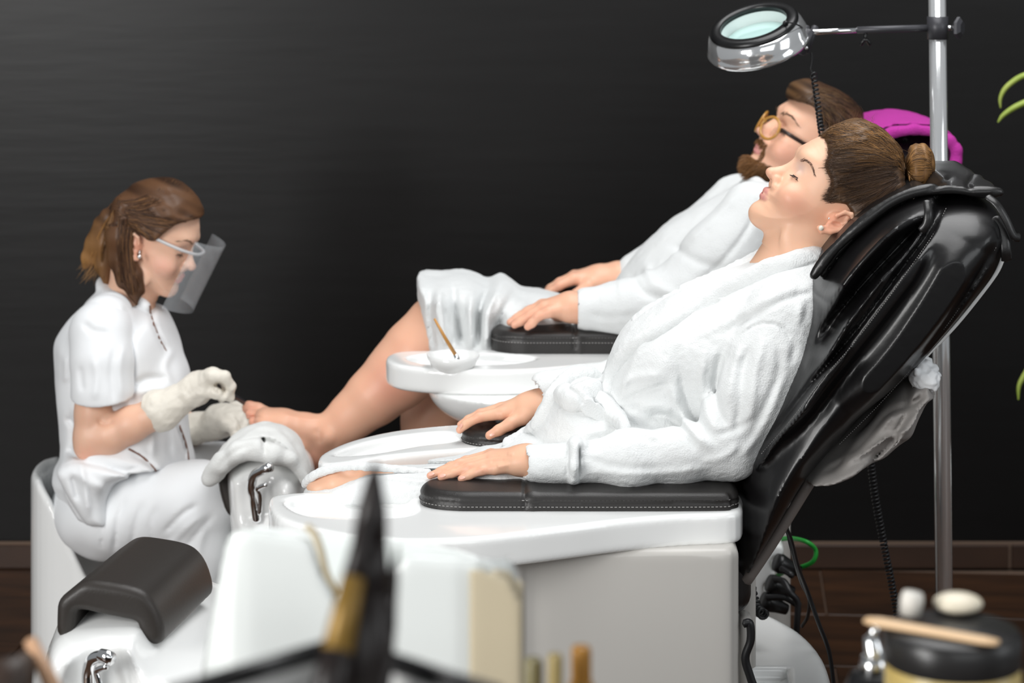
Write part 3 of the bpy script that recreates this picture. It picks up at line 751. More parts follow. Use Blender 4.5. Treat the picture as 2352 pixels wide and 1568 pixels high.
leg_rest([(520,1180),(500,1110),(510,1050),(550,1018),(610,1010),(660,1030),(690,1075),(690,1120),(668,1130),(655,1095),(640,1060),(600,1042),(560,1050),(540,1090),(545,1180)], 4.43, .09, .0, mb, r=.01)
# towel over it
f = field_px(450, 975, 730, 1130, 4.32, 4.80, .004)
L = cr([(478,1092),(500,1056),(530,1024),(562,1003),(600,995),(640,1003),(672,1026),(694,1062),(703,1100)], 5)
poly = []
for i, q in enumerate(L):
    t = L[min(i+1, len(L)-1)]-L[max(i-1, 0)]; n = np.array([t[1], -t[0]])/np.linalg.norm(t); poly.append((q, n))
f.slab(pp([tuple(q+n*9) for q, n in poly]+[tuple(q-n*13) for q, n in poly[::-1]], 4.42, 2), 4.455, .075, .018, k=.004)
f.slab(pp([(482,1092),(504,1058),(534,1030),(565,1012),(600,1006),(640,1014),(668,1036),(690,1070),(697,1098),(672,1070),(640,1056),(600,1050),(560,1056),(530,1080),(510,1100)], 4.42, 3), 4.42, .05, .02, k=.012)
f.tube(pt([(480,1098,4.38,.016),(512,1060,4.37,.018),(545,1038,4.36,.018),(590,1030,4.36,.018),(625,1044,4.36,.017),(668,1056,4.37,.012),(700,1098,4.38,.010)]), .01)
f.strokes([([(604,1000),(606,1020),(610,1045)], 4, -.006), ([(500,1075),(535,1040),(580,1020)], 5, -.004)], band=.02)
f.displace(lambda x, y, z, px, py: .0025*noise3(x, y, z, .02), .015)
o = f.link('towel', M['towel'], None, label='white towel folded over the leg rest under the bare foot'); o['category'] = 'towel'

# ================================================================== tub stool of the therapist
st = empty('tub_stool', (P(265,1600,4.72)[0], 4.72, 0), 'white moulded tub stool under the seated therapist', 'stool')
R_ = .158; cx_ = P(264,1600,4.72)[0]
f = Field((cx_-.18, 4.54, .0), (cx_+.18, 4.90, .60), .0045)
pl = [(cx_+R_*np.sign(math.cos(a))*abs(math.cos(a))**.8, 4.72+R_*np.sign(math.sin(a))*abs(math.sin(a))**.8) for a in np.linspace(0, 2*np.pi, 48, endpoint=False)]
f.hslab(pl, .30, .30, .012)
f.hslab([(cx_+(a-cx_)*.87, 4.72+(b-4.72)*.87) for a, b in pl], .56, .26, .03, mode='cut', k=.01)
z0 = f.ax[2]; prof = lambda X: np.interp(X, [cx_-.158, cx_-.13, cx_-.10, cx_-.03, cx_+.05, cx_+.158], [.562, .556, .52, .385, .30, .275])
g_ = (f.ax[2][None,None,:]-prof(f.ax[0])[:,None,None])*.6+0*f.ax[1][None,:,None]
k_ = .012; t_ = np.clip(.5-.5*(g_-f.f)/k_, 0, 1); f.f = (g_+(f.f-g_)*t_+k_*t_*(1-t_)).astype(np.float32)
f.link('shell', M['white_gloss'], st)
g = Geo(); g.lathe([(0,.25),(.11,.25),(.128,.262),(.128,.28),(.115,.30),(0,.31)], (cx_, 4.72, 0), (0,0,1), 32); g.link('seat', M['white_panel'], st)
# the nearer stool rim peeping between leg rest and tub
# ================================================================== bowl and mixing brush on the man's tray
bw = empty('bowl', (P(1040,840,4.30)[0], 4.36, ZM), 'small white mixing bowl on the rear tray', 'bowl')
c = np.array([P(1040,830,4.33)[0], 4.36, ZM-.0125]); s_ = 4.33/F
g = Geo(); g.lathe([(0,.002),(30*s_,.0),(36*s_,.003),(52*s_,.016),(62*s_,.034),(60*s_,.0345),(50*s_,.018),(34*s_,.006),(0,.004)], c, (0,0,1), 40); g.link('body', M['white_gloss'], bw)
g = Geo(); g.tube([c+np.array([.004,-.01,.036]), P(1022,775,4.33), P(998,732,4.34)], [.0038,.0032,.0022], 10, col=(.6,.36,.12)); 
br = g.link('mixing_brush', mat('wooden_brush_handle', lin(196,142,76), .4), None, label='thin brush with golden handle leaning in the white bowl'); br['category'] = 'brush'
g = Geo(); g.tube([c+np.array([.014,-.012,.012]), c+np.array([.004,-.010,.036])], [.006,.0045], 10); g.link('ferrule', M['chrome'], br)

# ================================================================== plant at the right edge
pl_ = empty('potted_plant', (1.30, 5.0, 0), 'spider plant whose thin green leaves arch in at the right edge', 'plant')
g = Geo(); g.lathe([(0,0),(.12,0),(.15,.30),(.155,.32),(.14,.32),(.13,.28),(0,.28)], (1.42,5.0,0), (0,0,1), 32); g.link('pot', M['white_gloss'], pl_)
g = Geo(); g.tube(cr([(1.42,5,.28),(1.43,5.0,.8),(1.42,5,1.2)], 8), .012, 8); g.link('stem', mat('plant_stem', lin(90,100,60), .6), pl_)
M['leaf'] = mat('leaf', lin(150,172,70), .45, mottle=((30,30,30), lin(188,196,110), .5))
def leaf(pts, w, nm='leaf'):
    L = cr(pts, 6); m = len(L); t = np.gradient(L, axis=0); t /= np.linalg.norm(t, axis=1)[:,None]
    side = np.cross(t, (0,-1,.3)); side /= np.linalg.norm(side, axis=1)[:,None]
    ww = w*np.sin(np.linspace(.25, 3.05, m))**.6; nn = np.cross(side, t)
    V = np.concatenate([L-side*ww[:,None], L-nn*ww[:,None]*.35, L+side*ww[:,None], L+nn*.0006])
    Q = []
    for k in range(4):
        a = np.arange(m-1)+k*m; b = np.arange(m-1)+((k+1) % 4)*m; Q.append(np.stack([a, b, b+1, a+1], -1))
    link(nm, V, np.concatenate(Q), M['leaf'], pl_)
leaf([(1.42,5,1.2),P(2440,150,5.0),P(2385,165,5.0),P(2345,176,5.0),P(2312,200,5.0),P(2298,225,5.0),P(2298,248,5.0)], .006)
leaf([(1.42,5,1.15),P(2440,210,4.98),P(2380,226,4.98),P(2335,244,4.98),P(2305,264,4.98),P(2292,281,4.98)], .0065)
leaf([(1.42,5,1.15),P(2430,600,4.98),P(2400,780,4.98),P(2360,850,4.98),P(2341,885,4.98),P(2339,918,4.98)], .0065)
for k in range(12):
    a = k*2.4; r = .22+.08*math.sin(k*3.1); z = 1.1+.05*k/12
    dx, dy = math.cos(a), math.sin(a)
    if dx < -.2: continue
    leaf([(1.42,5,1.0+.02*k),(1.42+dx*r*.4,5+dy*r*.4,z+.12),(1.42+dx*r,5+dy*r,z+.02),(1.42+dx*r*1.25,5+dy*r*1.25,z-.16)], .007)

# ================================================================== FOREGROUND: counter with tools, out of focus
ct = Geo().box((0.05, 1.55, .93), (.95, .62, .02), np.eye(3), .004).link('counter_top', mat('counter', lin(70,62,58), .4), None, smooth=False, label='dark counter carrying the blurred tools in front')
ct['category'] = 'counter'
g = Geo().box((0.05, 1.6, .455), (.9, .5, .455), np.eye(3), .004).link('cabinet', mat('cabinet_front', lin(60,56,54), .5), ct, smooth=False)
ZC = .95
def on_counter(cy): return ZC
# jar at the right
jd = 1.92; js = jd/F
jc = np.array([P(2188,1500,jd)[0], jd, ZC]); ztop = P(2188,1442,jd)[2]
jr = 158*js
jar = empty('jar', jc, 'blurred cream and gold jar with black lid in the right foreground', 'jar')
g = Geo(); g.lathe([(0,0),(jr*.92,0),(jr*.98,.008),(jr*.98,ztop-ZC-.026),(jr*.9,ztop-ZC-.022),(0,ztop-ZC-.022)], jc, (0,0,1), 48); g.link('body', mat('jar_cream', lin(206,186,128), .3, mottle=((9,9,14), lin(176,146,62), .8)), jar)
g = Geo(); g.lathe([(0,ztop-ZC),(jr*.94,ztop-ZC-.0005),(jr,ztop-ZC-.004),(jr,ztop-ZC-.026),(jr*.96,ztop-ZC-.028)], jc, (0,0,1), 48); g.link('lid', mat('jar_lid', lin(38,37,37), .32), jar)
sp = Geo(); a = Pz(1990,1422,ztop+.004); b = Pz(2290,1474,ztop+.004)
L = np.linspace(0, 1, 12)[:,None]; pts = a+(b-a)*L; wd = np.interp(L[:,0], [0,.1,.3,.9,1], [.006,.0095,.0085,.008,.006])
sp.tube(pts, wd, 12, flat=1.0)
o = sp.link('spatula', mat('pale_wood', lin(226,190,148), .5), None, label='pale wooden spatula lying across the jar lid'); o['category'] = 'spatula'
for v in o.data.vertices: v.co.z *= .35
o.location.z = ztop+.0003
f = Field(Pz(2200,1402,ztop)-[.04,.035,.01], Pz(2200,1402,ztop)+[.04,.035,.03], .0016); f.ell(Pz(2200,1404,ztop)+[0,0,.007], (58*js,.018,.008)); o = f.link('soap', mat('ivory_soap', lin(232,222,200), .4), None, label='small ivory oval disc on the jar lid'); o['category'] = 'soap'
# pump bottle just left of the jar
pc = np.array([P(2005,1500,2.05)[0], 2.05, ZC]); s2 = 2.05/F
pb = empty('pump_bottle', pc, 'blurred bottle with white nozzle behind the jar at bottom right', 'bottle')
zt = P(2010,1545,2.05)[2]
g = Geo(); g.lathe([(0,0),(62*s2,0),(64*s2,.006),(64*s2,zt-ZC-.012),(50*s2,zt-ZC),(0,zt-ZC)], pc, (0,0,1), 32); g.link('body', M['black_plastic'], pb)
g = Geo(); g.tube([P(2006,1548,2.05), P(2008,1500,2.05), P(2000,1462,2.05)], [.011,.008,.006], 16); g.tube([P(2002,1462,2.05),P(2012,1440,2.05)], .004, 8); g.lathe([(0,0),(.012,0),(.010,.014),(0,.014)], P(2006,1546,2.05), (0,0,1), 20); g.link('nozzle', M['chrome'], pb)
g = Geo(); g.lathe([(0,0),(.0085,0),(.0095,.012),(.008,.018),(0,.018)], P(2090,1420,1.95), (.15,0,1), 20); o = g.link('cap', mat('white_cap', lin(226,222,214), .35), None, label='small white cap beside the spatula on the jar lid'); o['category'] = 'cap'
o.location.z = ztop+.0005
# white rounded tub with a dipped rim
td = 2.02; ts = td/F
tb = empty('tub', (P(815,1500,td)[0], td, ZC), 'blurred glossy white tub with notched rim in the middle foreground', 'tub')
f = Field((P(430,1500,1.9)[0]-.01, 1.88, ZC-.01), (P(1210,1500,2.1)[0]+.03, 2.16, 1.19), .0035)
xa, xb = P(443,1500,1.93)[0], P(1193,1500,1.93)[0]
def rr(x0, x1, y0, y1, r): return [(x0+r*(1-math.cos(a)), y0+r*(1-math.sin(a))) for a in np.linspace(0, math.pi/2, 6)]+[(x1-r*(1-math.sin(a)), y0+r*(1-math.cos(a))) for a in np.linspace(0, math.pi/2, 6)]+[(x1-r*(1-math.cos(a)), y1-r*(1-math.sin(a))) for a in np.linspace(0, math.pi/2, 6)]+[(x0+r*(1-math.sin(a)), y1-r*(1-math.cos(a))) for a in np.linspace(0, math.pi/2, 6)]
f.hslab(rr(xa, xb, 1.90, 2.12, .05), 1.0765, .125, .006)
f.hslab(rr(xa+.012, xb-.012, 1.912, 2.108, .04), 1.11, .12, .02, mode='cut')
rim = lambda X: np.interp(X, [P(a, 0, 1.93)[0] for a in (443, 520, 600, 720, 745, 790, 860, 905, 940, 1100, 1170, 1193)], [P(0, b, 1.93)[2] for b in (1230, 1192, 1196, 1216, 1290, 1372, 1372, 1290, 1252, 1262, 1285, 1330)])
rimb = lambda X: np.interp(X, [P(a, 0, 2.11)[0] for a in (470, 560, 700, 900, 1050, 1150)], [P(0, b, 2.11)[2] for b in (1210, 1202, 1222, 1236, 1262, 1290)])
yy = f.ax[1][None,:,None]; m_ = np.clip((yy-1.95)/.1, 0, 1)
g_ = (f.ax[2][None,None,:]-(rim(f.ax[0])[:,None,None]*(1-m_)+rimb(f.ax[0])[:,None,None]*m_))*.7
k_ = .008; t_ = np.clip(.5-.5*(g_-f.f)/k_, 0, 1); f.f = (g_+(f.f-g_)*t_+k_*t_*(1-t_)).astype(np.float32)
f.plane(P(478,1384,1.93), (-1, 0, .205), .02)
f.link('shell', mat('tub_white', lin(228,232,230), .2, coat=.4), tb)
f = Field((P(1060,1500,1.93)[0]-.02, 1.88, ZC-.01), (xb+.02, 2.16, 1.19), .0035)
f.hslab(rr(P(1075,1500,1.93)[0], xb+.0035, 1.8965, 2.1235, .05), 1.0765, .125, .008)
f.hslab(rr(P(1040,1500,1.93)[0], xb-.002, 1.902, 2.118, .048), 1.06, .2, .008, mode='cut')
g_ = (f.ax[2][None,None,:]-(rim(f.ax[0])[:,None,None]*(1-np.clip((f.ax[1][None,:,None]-1.95)/.1,0,1))+rimb(f.ax[0])[:,None,None]*np.clip((f.ax[1][None,:,None]-1.95)/.1,0,1)-.006))*.7
f.f = np.maximum(f.f, g_).astype(np.float32)
M_tan = mat('tub_tan', lin(196,184,158), .3)
f.link('side_panel', M_tan, tb, label='tan rounded side')
g = Geo(); g.tube(cr([P(*q) for q in [(704,1208,1.91),(722,1226,1.908),(736,1262,1.906),(750,1316,1.906),(772,1362,1.908)]], 5), 9*td/F, 10); g.link('edge_trim', M_tan, tb, label='tan edge of the notch')
# square brush holder, one corner pointing away, dark rim
hd_ = 1.42
bh = empty('brush_holder', (P(790,1600,hd_)[0], hd_-.09, ZC), 'blurred grey square brush holder with black rim in front of the white tub', 'holder')
zr = P(790,1478,hd_+.02)[2]
cA = Pz(778,1482,zr); cL = Pz(430,1585,zr); cR = Pz(1120,1590,zr)
dL = (cL-cA)/np.linalg.norm(cL-cA); dR = (cR-cA)/np.linalg.norm(cR-cA); SL = .13
cor = [cA, cA+dL*SL, cA+dL*SL+dR*SL, cA+dR*SL]
g = Geo()
for a, b in zip(cor, cor[1:]+cor[:1]): g.tube([a, b], .0062, 8)
g.link('rim', M['black_plastic'], bh)
g = Geo()
for a, b in zip(cor, cor[1:]+cor[:1]):
    c = (a+b)/2; d = (b-a); L_ = np.linalg.norm(d); ang = math.atan2(d[1], d[0]); hz = (zr-ZC)/2
    g.box((c[0], c[1], ZC+hz), (L_/2, .0025, hz), rot('Z', math.degrees(ang)), .001)
g.link('wall', mat('holder_grey', lin(205,205,204), .3), bh, smooth=False)
cc = sum(cor)/4
q4 = [c_*.96+cc*.04 for c_ in cor]; V_ = np.array([q-[0,0,.022] for q in q4]+[q-[0,0,.026] for q in q4])
link('liner', V_, np.array([[3,2,1,0],[4,5,6,7],[0,1,5,4],[1,2,6,5],[2,3,7,6],[3,0,4,7]]), mat('holder_liner', lin(214,214,212), .4), bh, smooth=False)
# brushes standing in it
M['brush_dark'] = mat('brush_dark', lin(28,20,18), .4); M['gold'] = mat('gold_band', lin(136,106,48), .4, metal=.3)
def big_brush(base, tip, wpx, label, k):
    a = P(*base); b = P(*tip); d = b-a; s3 = base[2]/F
    bo = empty('brush', a, label, 'brush')
    g = Geo(); g.tube([a, a+d*.25, a+d*.48], [wpx*s3*.42, wpx*s3*.5, wpx*s3*.42], 14) if not k else g.tube([a, a+d*.3], [wpx*s3*.5, wpx*s3*.45], 14); g.link('handle', M['brush_dark'], bo)
    g = Geo(); g.tube([a+d*(.3 if k else .48), a+d*.66], [wpx*s3*.45, wpx*s3*.33], 14); g.link('ferrule', M['gold'] if k else M['brush_dark'], bo)
    g = Geo(); g.tube([a+d*.66, a+d*.8, a+d*.93, b], [wpx*s3*.33, wpx*s3*.28, wpx*s3*.14, .0006], 14); g.link('bristles', M['brush_dark'], bo)
big_brush((822,1640,1.36), (862,1055,1.40), 132, 'tall dark brush standing upright out of focus, tip highest', 0)
big_brush((742,1640,1.33), (846,1170,1.38), 84, 'gold-banded brush leaning beside the tall dark brush', 1)
big_brush((870,1640,1.35), (912,1250,1.41), 46, 'shorter dark brush at the right of the leaning brushes', 0)
# small golden bottles right of the centre bottom
for k, (a, b, d, w, lab) in enumerate([(1225,1512,1.75,30,'small olive-gold bottle, leftmost of the blurred trio'), (1275,1502,1.72,24,'small gold bottle, middle of the blurred trio'), (1335,1484,1.74,32,'small amber-gold bottle, tallest and rightmost of the blurred trio')]):
    q = np.array([P(a, b, d)[0], d, ZC]); zt = P(a, b, d)[2]; s3 = d/F
    bo = empty('bottle', q, lab, 'bottle', 'blurred golden bottles')
    g = Geo(); g.lathe([(0,0),(w*s3,0),(w*s3,zt-ZC-.03),(w*s3*.75,zt-ZC-.024),(0,zt-ZC-.024)], q, (0,0,1), 24); g.link('body', mat('bottle_glass_%d' % k, lin(*[(130,118,80),(150,128,74),(150,110,50)][k]), .2), bo)
    g = Geo(); g.lathe([(w*s3*.72,zt-ZC-.026),(w*s3*.72,zt-ZC-.003),(w*s3*.6,zt-ZC),(0,zt-ZC)], q, (0,0,1), 24); g.link('cap', mat('bottle_cap_%d' % k, lin(*[(120,112,78),(150,132,84),(160,112,42)][k]), .35), bo)
# dark tool at the lower left corner
g = Geo(); g.tube(cr([P(-60,1640,1.7), P(20,1560,1.72), P(70,1510,1.75)], 5), [.018]*6+[.014,.012,.010,.008,.006], 12)
o = g.link('tool_roll', mat('dark_brown_roll', lin(52,38,30), .5), None, label='dark brown blurred tool roll in the bottom left corner'); o['category'] = 'tool'
g = Geo(); g.tube([P(70,1470,1.75), P(150,1640,1.72)], [.005,.007], 10); o = g.link('brush', mat('beige_handle', lin(190,150,118), .45), None, label='beige handle leaning across the bottom left corner'); o['category'] = 'brush'
# ================================================================== PEOPLE
def hc_(px, py):                                      # canonical head x,z from the measured profile
    dx, dy = (px-1893)/1501, (py-492)/1501
    return (-.774*dx-.634*dy, .634*dx-.774*dy)
FACE = [hc_(*p) for p in [(1905,300),(1890,312),(1864.8,323),(1845,337),(1833,352),(1828,361),(1822,368),(1817,374),(1806,388),(1793,408),(1779,423),(1769,430),(1761,436),(1758,443),(1755,452),(1748,459),(1743.5,465),(1735,472),(1728,481),(1726.5,490),(1729,502),(1740,517),(1765,538),(1800,553),(1850,558),(1900,540),(1950,500),(1995,430),(2000,370),(1965,318),(1930,300)]]
NOSE = [hc_(*p) for p in [(1830,365),(1818,370.5),(1806,376),(1795,380.5),(1782,383),(1772,384.5),(1765,388),(1761.3,395),(1762.3,402),(1767,411),(1771,418),(1774,422),(1785,425),(1795,415),(1810,398),(1828,380)]]
SKIN = dict(f=np.array(lin(230,184,155)[:3]), m=np.array(lin(232,182,154)[:3]), t=np.array(lin(234,190,164)[:3]))
def head_mesh(h=.0016, sc=1.0, neck=None, male=0, lips=(.60,.22,.20), base=None, blush=(.70,.26,.18), ear=1.0, eye_shadow=0):
    """head in its own frame: x forward, y to the left, z up, origin between the ears; closed eyes"""
    f = Field((-.125, 0, -.17), (.125, .105, .16), h)
    f.ell((-.006, 0, .050), (.088, .071, .080), .01)
    Tz = lambda X, Z: np.interp(Z, [-.10,-.075,-.05,-.02,.0,.02,.05,.09], [.040,.045,.054,.062,.066,.066,.066,.066])*np.interp(X, [-.05,.0,.05], [.98,1.0,1.0])
    f.slab(cr(FACE, 2, True), 0, .066, .060, k=.012, Tfn=Tz)
    f.ell((.060, .044, -.012), (.022, .019, .018), .018)               # cheek bone
    f.ell((.062, .020, .052), (.028, .032, .014), .012)                # brow ridge
    f.ell(hc_(1750,492)[0:1]+(0,)+hc_(1750,492)[1:], (.019,.020,.018), .012)
    f.ell((.016, .050, -.058), (.025, .010+.003*male, .020), .02)      # jaw corner
    # eye socket and ball
    f.ell((.094, .033, .022), (.020, .018, .0125), .012, mode='cut')
    f.ell((.0655, .0315, .020), .0136, .004)
    # nose
    Tn = lambda X, Z: np.interp(Z, [-.02,-.008,.004,.016,.03,.04], [.0125,.0135,.0115,.0085,.0075,.011])
    f.slab(cr(NOSE, 3, True), 0, .012, .0105, k=.0055, Tfn=Tn)
    c = hc_(1784,413); f.ell((c[0], .0125, c[1]), (.0095,.0058,.0078), .0035)
    c = hc_(1771,397); f.ell((c[0], .0035, c[1]), (.008,.0075,.007), .004)
    c = hc_(1773,412); f.ell((c[0]-.001, .0062, c[1]-.0005), (.0042,.0026,.0026), .0015, mode='cut')
    c = hc_(1781,421); f.ell((c[0], .016, c[1]-.004), (.006,.008,.006), .006)
    # lips
    def q(a, b, y, r): c = hc_(a, b); return (c[0], y, c[1], r)
    up = [q(1760.5,436,0,.0046), q(1761.5,439,.006,.0048), q(1765,446,.014,.0040), q(1771,456,.0225,.0018)]
    lo = [q(1753,450,0,.0054), q(1755,451,.007,.0053), q(1761,455,.015,.0044), q(1771,458,.0225,.0018)]
    f.tube(up, .004); f.tube(lo, .004)
    sp = [q(1748,442,0,.0012), q(1752,445,.008,.0012), q(1760,452,.017,.0012), q(1768,457,.026,.0010)]
    f.tube([(a-.001, b, c, d) for a, b, c, d in sp], .0015, mode='cut')
    c = hc_(1762,430); f.ell((c[0]+.003, 0, c[1]), (.004,.003,.006), .004, mode='cut')       # philtrum
    # neck
    if neck: f.tube(neck, .022)
    # ear
    def e(a, b, y, r): c = hc_(a, b); return (c[0], y, c[1], r)
    E = 1.0
    f.slab(cr([hc_(*p) for p in [(1893,500),(1903,480),(1924,471),(1941,480),(1943,493),(1932,504),(1905,513),(1880,516),(1866,513),(1870,503)]], 3, True), .0725, .0045, .004, k=.003)
    f.ell(hc_(1905,494)[0:1]+(.068,)+hc_(1905,494)[1:], (.012,.008,.012), .008)
    f.tube([e(1901,493,.073,.0028), e(1906,480,.078,.0030), e(1924,471,.081,.0032), e(1939,476,.082,.0034), e(1944,488,.081,.0034), e(1934,502,.080,.0032), e(1915,511,.078,.0032), e(1893,516,.076,.0040), e(1874,514,.074,.0048), e(1868,508,.072,.0040)], .002)
    f.tube([e(1932,484,.077,.0022), e(1927,495,.078,.0024), e(1910,504,.077,.0024), e(1893,508,.075,.0024)], .002)
    f.ell(e(1889,500,.073,0)[:3], (.004,.0035,.0045), .002)
    f.ell(e(1903,499,.080,0)[:3], (.009,.0055,.0042), .002, mode='cut', R=rot('Y', 30))
    f.ell(e(1921,485,.082,0)[:3], (.008,.0035,.0032), .002, mode='cut', R=rot('Y', 60))
    # mirror the half
    f.f = np.concatenate([f.f[:, :0:-1], f.f], 1); f.lo = np.array([f.lo[0], -f.ax[1][-1], f.lo[2]])
    f.n = np.array(f.f.shape); f.ax[1] = (f.lo[1]+f.h*np.arange(f.n[1])).astype(np.float32)
    full = f.f.copy(); V, Q = f.mesh(); f.f = full
    base = SKIN['f'] if base is None else base
    C = np.tile(base, (len(V), 1)); A = np.c_[V[:,0], np.abs(V[:,1]), V[:,2]]
    def blend(w, col):
        nonlocal C; w = np.clip(w, 0, 1)[:,None]; C = C*(1-w)+np.array(col)*w
    g = lambda c, r: np.exp(-(((A-np.array(c))/np.array(r))**2).sum(1))
    blend(g((.058,.055,-.014), (.030,.03,.022))*.45, blush)
    blend(g((.11,0,-.008), (.02,.016,.012))*.28, blush)
    blend(g((.0,.078,.0), (.03,.014,.03))*.55, (.75,.26,.16))
    blend(g((.080,.033,.032), (.014,.018,.010))*eye_shadow, (.80,.62,.56))
    def dl(line):
        d = np.full(len(A), 9.)
        for a, b in zip(line[:-1], line[1:]):
            a, b = np.array(a), np.array(b); ab = b[:3]-a[:3]; t = np.clip(((A-a[:3]) @ ab)/(ab @ ab), 0, 1)
            d = np.minimum(d, np.linalg.norm(A-a[:3]-t[:,None]*ab, axis=1)-(a[3]+(b[3]-a[3])*t))
        return d
    d = np.minimum(dl(up), dl(lo)); blend((.0024-d)/.0016, lips)
    return V*sc, Q, C, f
def depth_map(W, step=2.5):
    px = CX+W[:,0]*F/W[:,1]; py = HY+(CZ-W[:,2])*F/W[:,1]; k = {}
    for a, b, d in zip((px/step).astype(int), (py/step).astype(int), W[:,1]):
        if d < k.get((a, b), 9): k[a, b] = d
    return lambda x, y: k.get((int(x/step), int(y/step)))
def place(V, org, fwd, up, yaw=0):
    fwd = np.array([fwd[0], 0, -fwd[1]], float); fwd /= np.linalg.norm(fwd)
    up = np.array([up[0], 0, -up[1]], float); up -= fwd*(up @ fwd); up /= np.linalg.norm(up); lf = np.cross(up, fwd)
    R = np.stack([fwd, lf, up], 1)
    R = R @ rot('Z', yaw)
    return V @ R.T+np.array(org), R
def to_world(p, org, R, sc=1): return np.array(p)*sc @ R.T+np.array(org)
def surf_y(f, x, z):
    """outermost point of the head field at x,z on the left side"""
    i = int(round((x-f.lo[0])/f.h)); l = int(round((z-f.lo[2])/f.h)); col = f.f[i,:,l]; w = np.nonzero(col < 0)[0]
    return f.ax[1][w[-1]] if len(w) else .03
def join(parts):
    V = []; Q = []; C = []; n = 0
    for v, q, c in parts:
        V.append(v); Q.append(np.asarray(q)+n); C.append(c); n += len(v)
    return np.concatenate(V), np.concatenate(Q), np.concatenate(C)
def cols(V, c, knuckles=()):
    C = np.tile(np.array(c), (len(V), 1))
    n = noise3(V[:,0], V[:,1], V[:,2], .02)*.5+.5
    C = C*(1-.07*n[:,None]*np.array([.3,1,1.2]))
    for k in knuckles:                                # ruddier fingertips and knuckles
        w = np.exp(-(np.linalg.norm(V-np.array(k[:3]), axis=1)/k[3])**2)[:,None]*.45
        C = C*(1-w)+np.array([.78,.30,.22])*w
    return C
def brow_strands(pts, f, org, R, sc, n, ln, r, col, parent, name='eyebrow', dirs=None, jit=.0012, thick=.0022, side=1):
    g = Geo(); L = cr(pts, 8); rs = np.random.RandomState(3)
    for i in range(n):
        t = rs.rand(); k = t*(len(L)-1); a = L[int(k)]; b = L[min(int(k)+1, len(L)-1)]; d = b-a; d /= np.linalg.norm(d)+1e-9
        nrm = np.array([-d[1], d[0]]); th = thick*(1-.6*t)
        p0 = a+(b-a)*(k % 1)+nrm*(rs.rand()-.5)*2*th; p1 = p0+d*ln*(.7+.6*rs.rand())+nrm*(rs.rand()-.5)*jit
        w = [np.array([p[0], side*(surf_y(f, p[0], p[1])+.0006), p[1]]) for p in (p0, (p0+p1)/2, p1)]
        g.tube([to_world(q, org, R, sc) for q in w], [r, r, r*.3], 4, False, col=col)
    return g.link(name, M['hair'], parent, colors=True)
def lash(body, org, R, x0, n, col=(.012,.008,.008), r=1.0):
    rs = np.random.RandomState(5)
    for sd in (1, -1):
        g = Geo(); arc = []
        for a in np.linspace(-50, 76, 16):
            ra = math.radians(a); arc.append(to_world((x0+.0142*math.cos(ra), sd*(.0315+.0142*math.sin(ra)), .0172+.0014*(a/70)**2), org, R))
        g.tube(arc, .00065*r, 5, col=col)
        for i in range(n):
            a = math.radians(rs.uniform(-45, 82)); c, s = math.cos(a), math.sin(a)
            p = np.array([x0+.0141*c, sd*(.0315+.0141*s), .0172]); q = p+np.array([.0052*c, sd*.0052*s, -.0040+.001*rs.rand()])*(.6+.5*rs.rand())
            m = (p+q)/2+np.array([0,0,-.0010]); g.tube([to_world(t, org, R) for t in (p, m, q)], [.00022,.00016,.00005], 4, False, col=col)
        g.link('eyelash', M['hair'], body, colors=True)
def hand(fld, wrist, fingers, k=.006, kk=.010):
    """wrist (x,y,z,r[,ry]); fingers: chains that start at the knuckle"""
    for ch in fingers:
        fld.tube([wrist, ch[0]], kk)
    for ch in fingers: fld.tube(ch, k)
def nail(pos, nrm, ax, w, l, parent, col='nail'):
    pos, nrm, ax = [np.array(v, float) for v in (pos, nrm, ax)]; nrm /= np.linalg.norm(nrm); ax -= nrm*(ax @ nrm); ax /= np.linalg.norm(ax); sd = np.cross(ax, nrm)
    V = [pos+nrm*.0004]; n = 12
    for rr, hh in ((.6, .0), (1, -.0007)):
        for i in range(n):
            a = 2*np.pi*i/n; V.append(pos+nrm*hh+nrm*.0003+rr*(ax*l*math.cos(a)+sd*w*math.sin(a)))
    T = [[0, 1+i, 1+(i+1) % n] for i in range(n)]; Q = [[1+i, 1+n+i, 1+n+(i+1) % n, 1+(i+1) % n] for i in range(n)]
    link('nail', np.array(V), [np.array(Q), np.array(T)], M['nail'], parent)
M['nail'] = mat('nail', lin(232,178,160), .3, spec=.5, coat=.2)
def strands(f, paths, r, colf, name, parent, off=.0008, n=9, seed=1, lift=0, skin=None):
    """hair strands: each path is picture points laid on field f (ray-cast), optional 3rd value = offset"""
    g = Geo(); rs = np.random.RandomState(seed)
    for path in paths:
        L = cr(path, 4); idx = np.linspace(0, len(L)-1, n).astype(int); W = []
        for i in idx:
            w = f.ray(*L[i][:2])
            if w is None and skin is not None:
                dd = skin(*L[i][:2]); w = P(L[i][0], L[i][1], dd) if dd else None
            if w is not None: W.append(w)
        if len(W) < 4: continue
        W = np.array(W)
        dy = np.abs(np.diff(W[:,1])); cut = np.nonzero(dy > .03)[0]
        if len(cut): W = W[:cut[0]+1]
        if len(W) < 4: continue
        for _ in range(2): W[1:-1] = (W[:-2]+2*W[1:-1]+W[2:])/4
        o = off*(.3+1.4*rs.rand()); W[:,1] -= o; W[:,2] += o*.3
        rr = r*(.6+.8*rs.rand())*np.concatenate([[.5], np.ones(len(W)-2), [.4]])
        g.tube(W, rr, 4, False, col=colf(rs, W))
    return g.link(name, M['hair'], parent, colors=True) if g.V else None

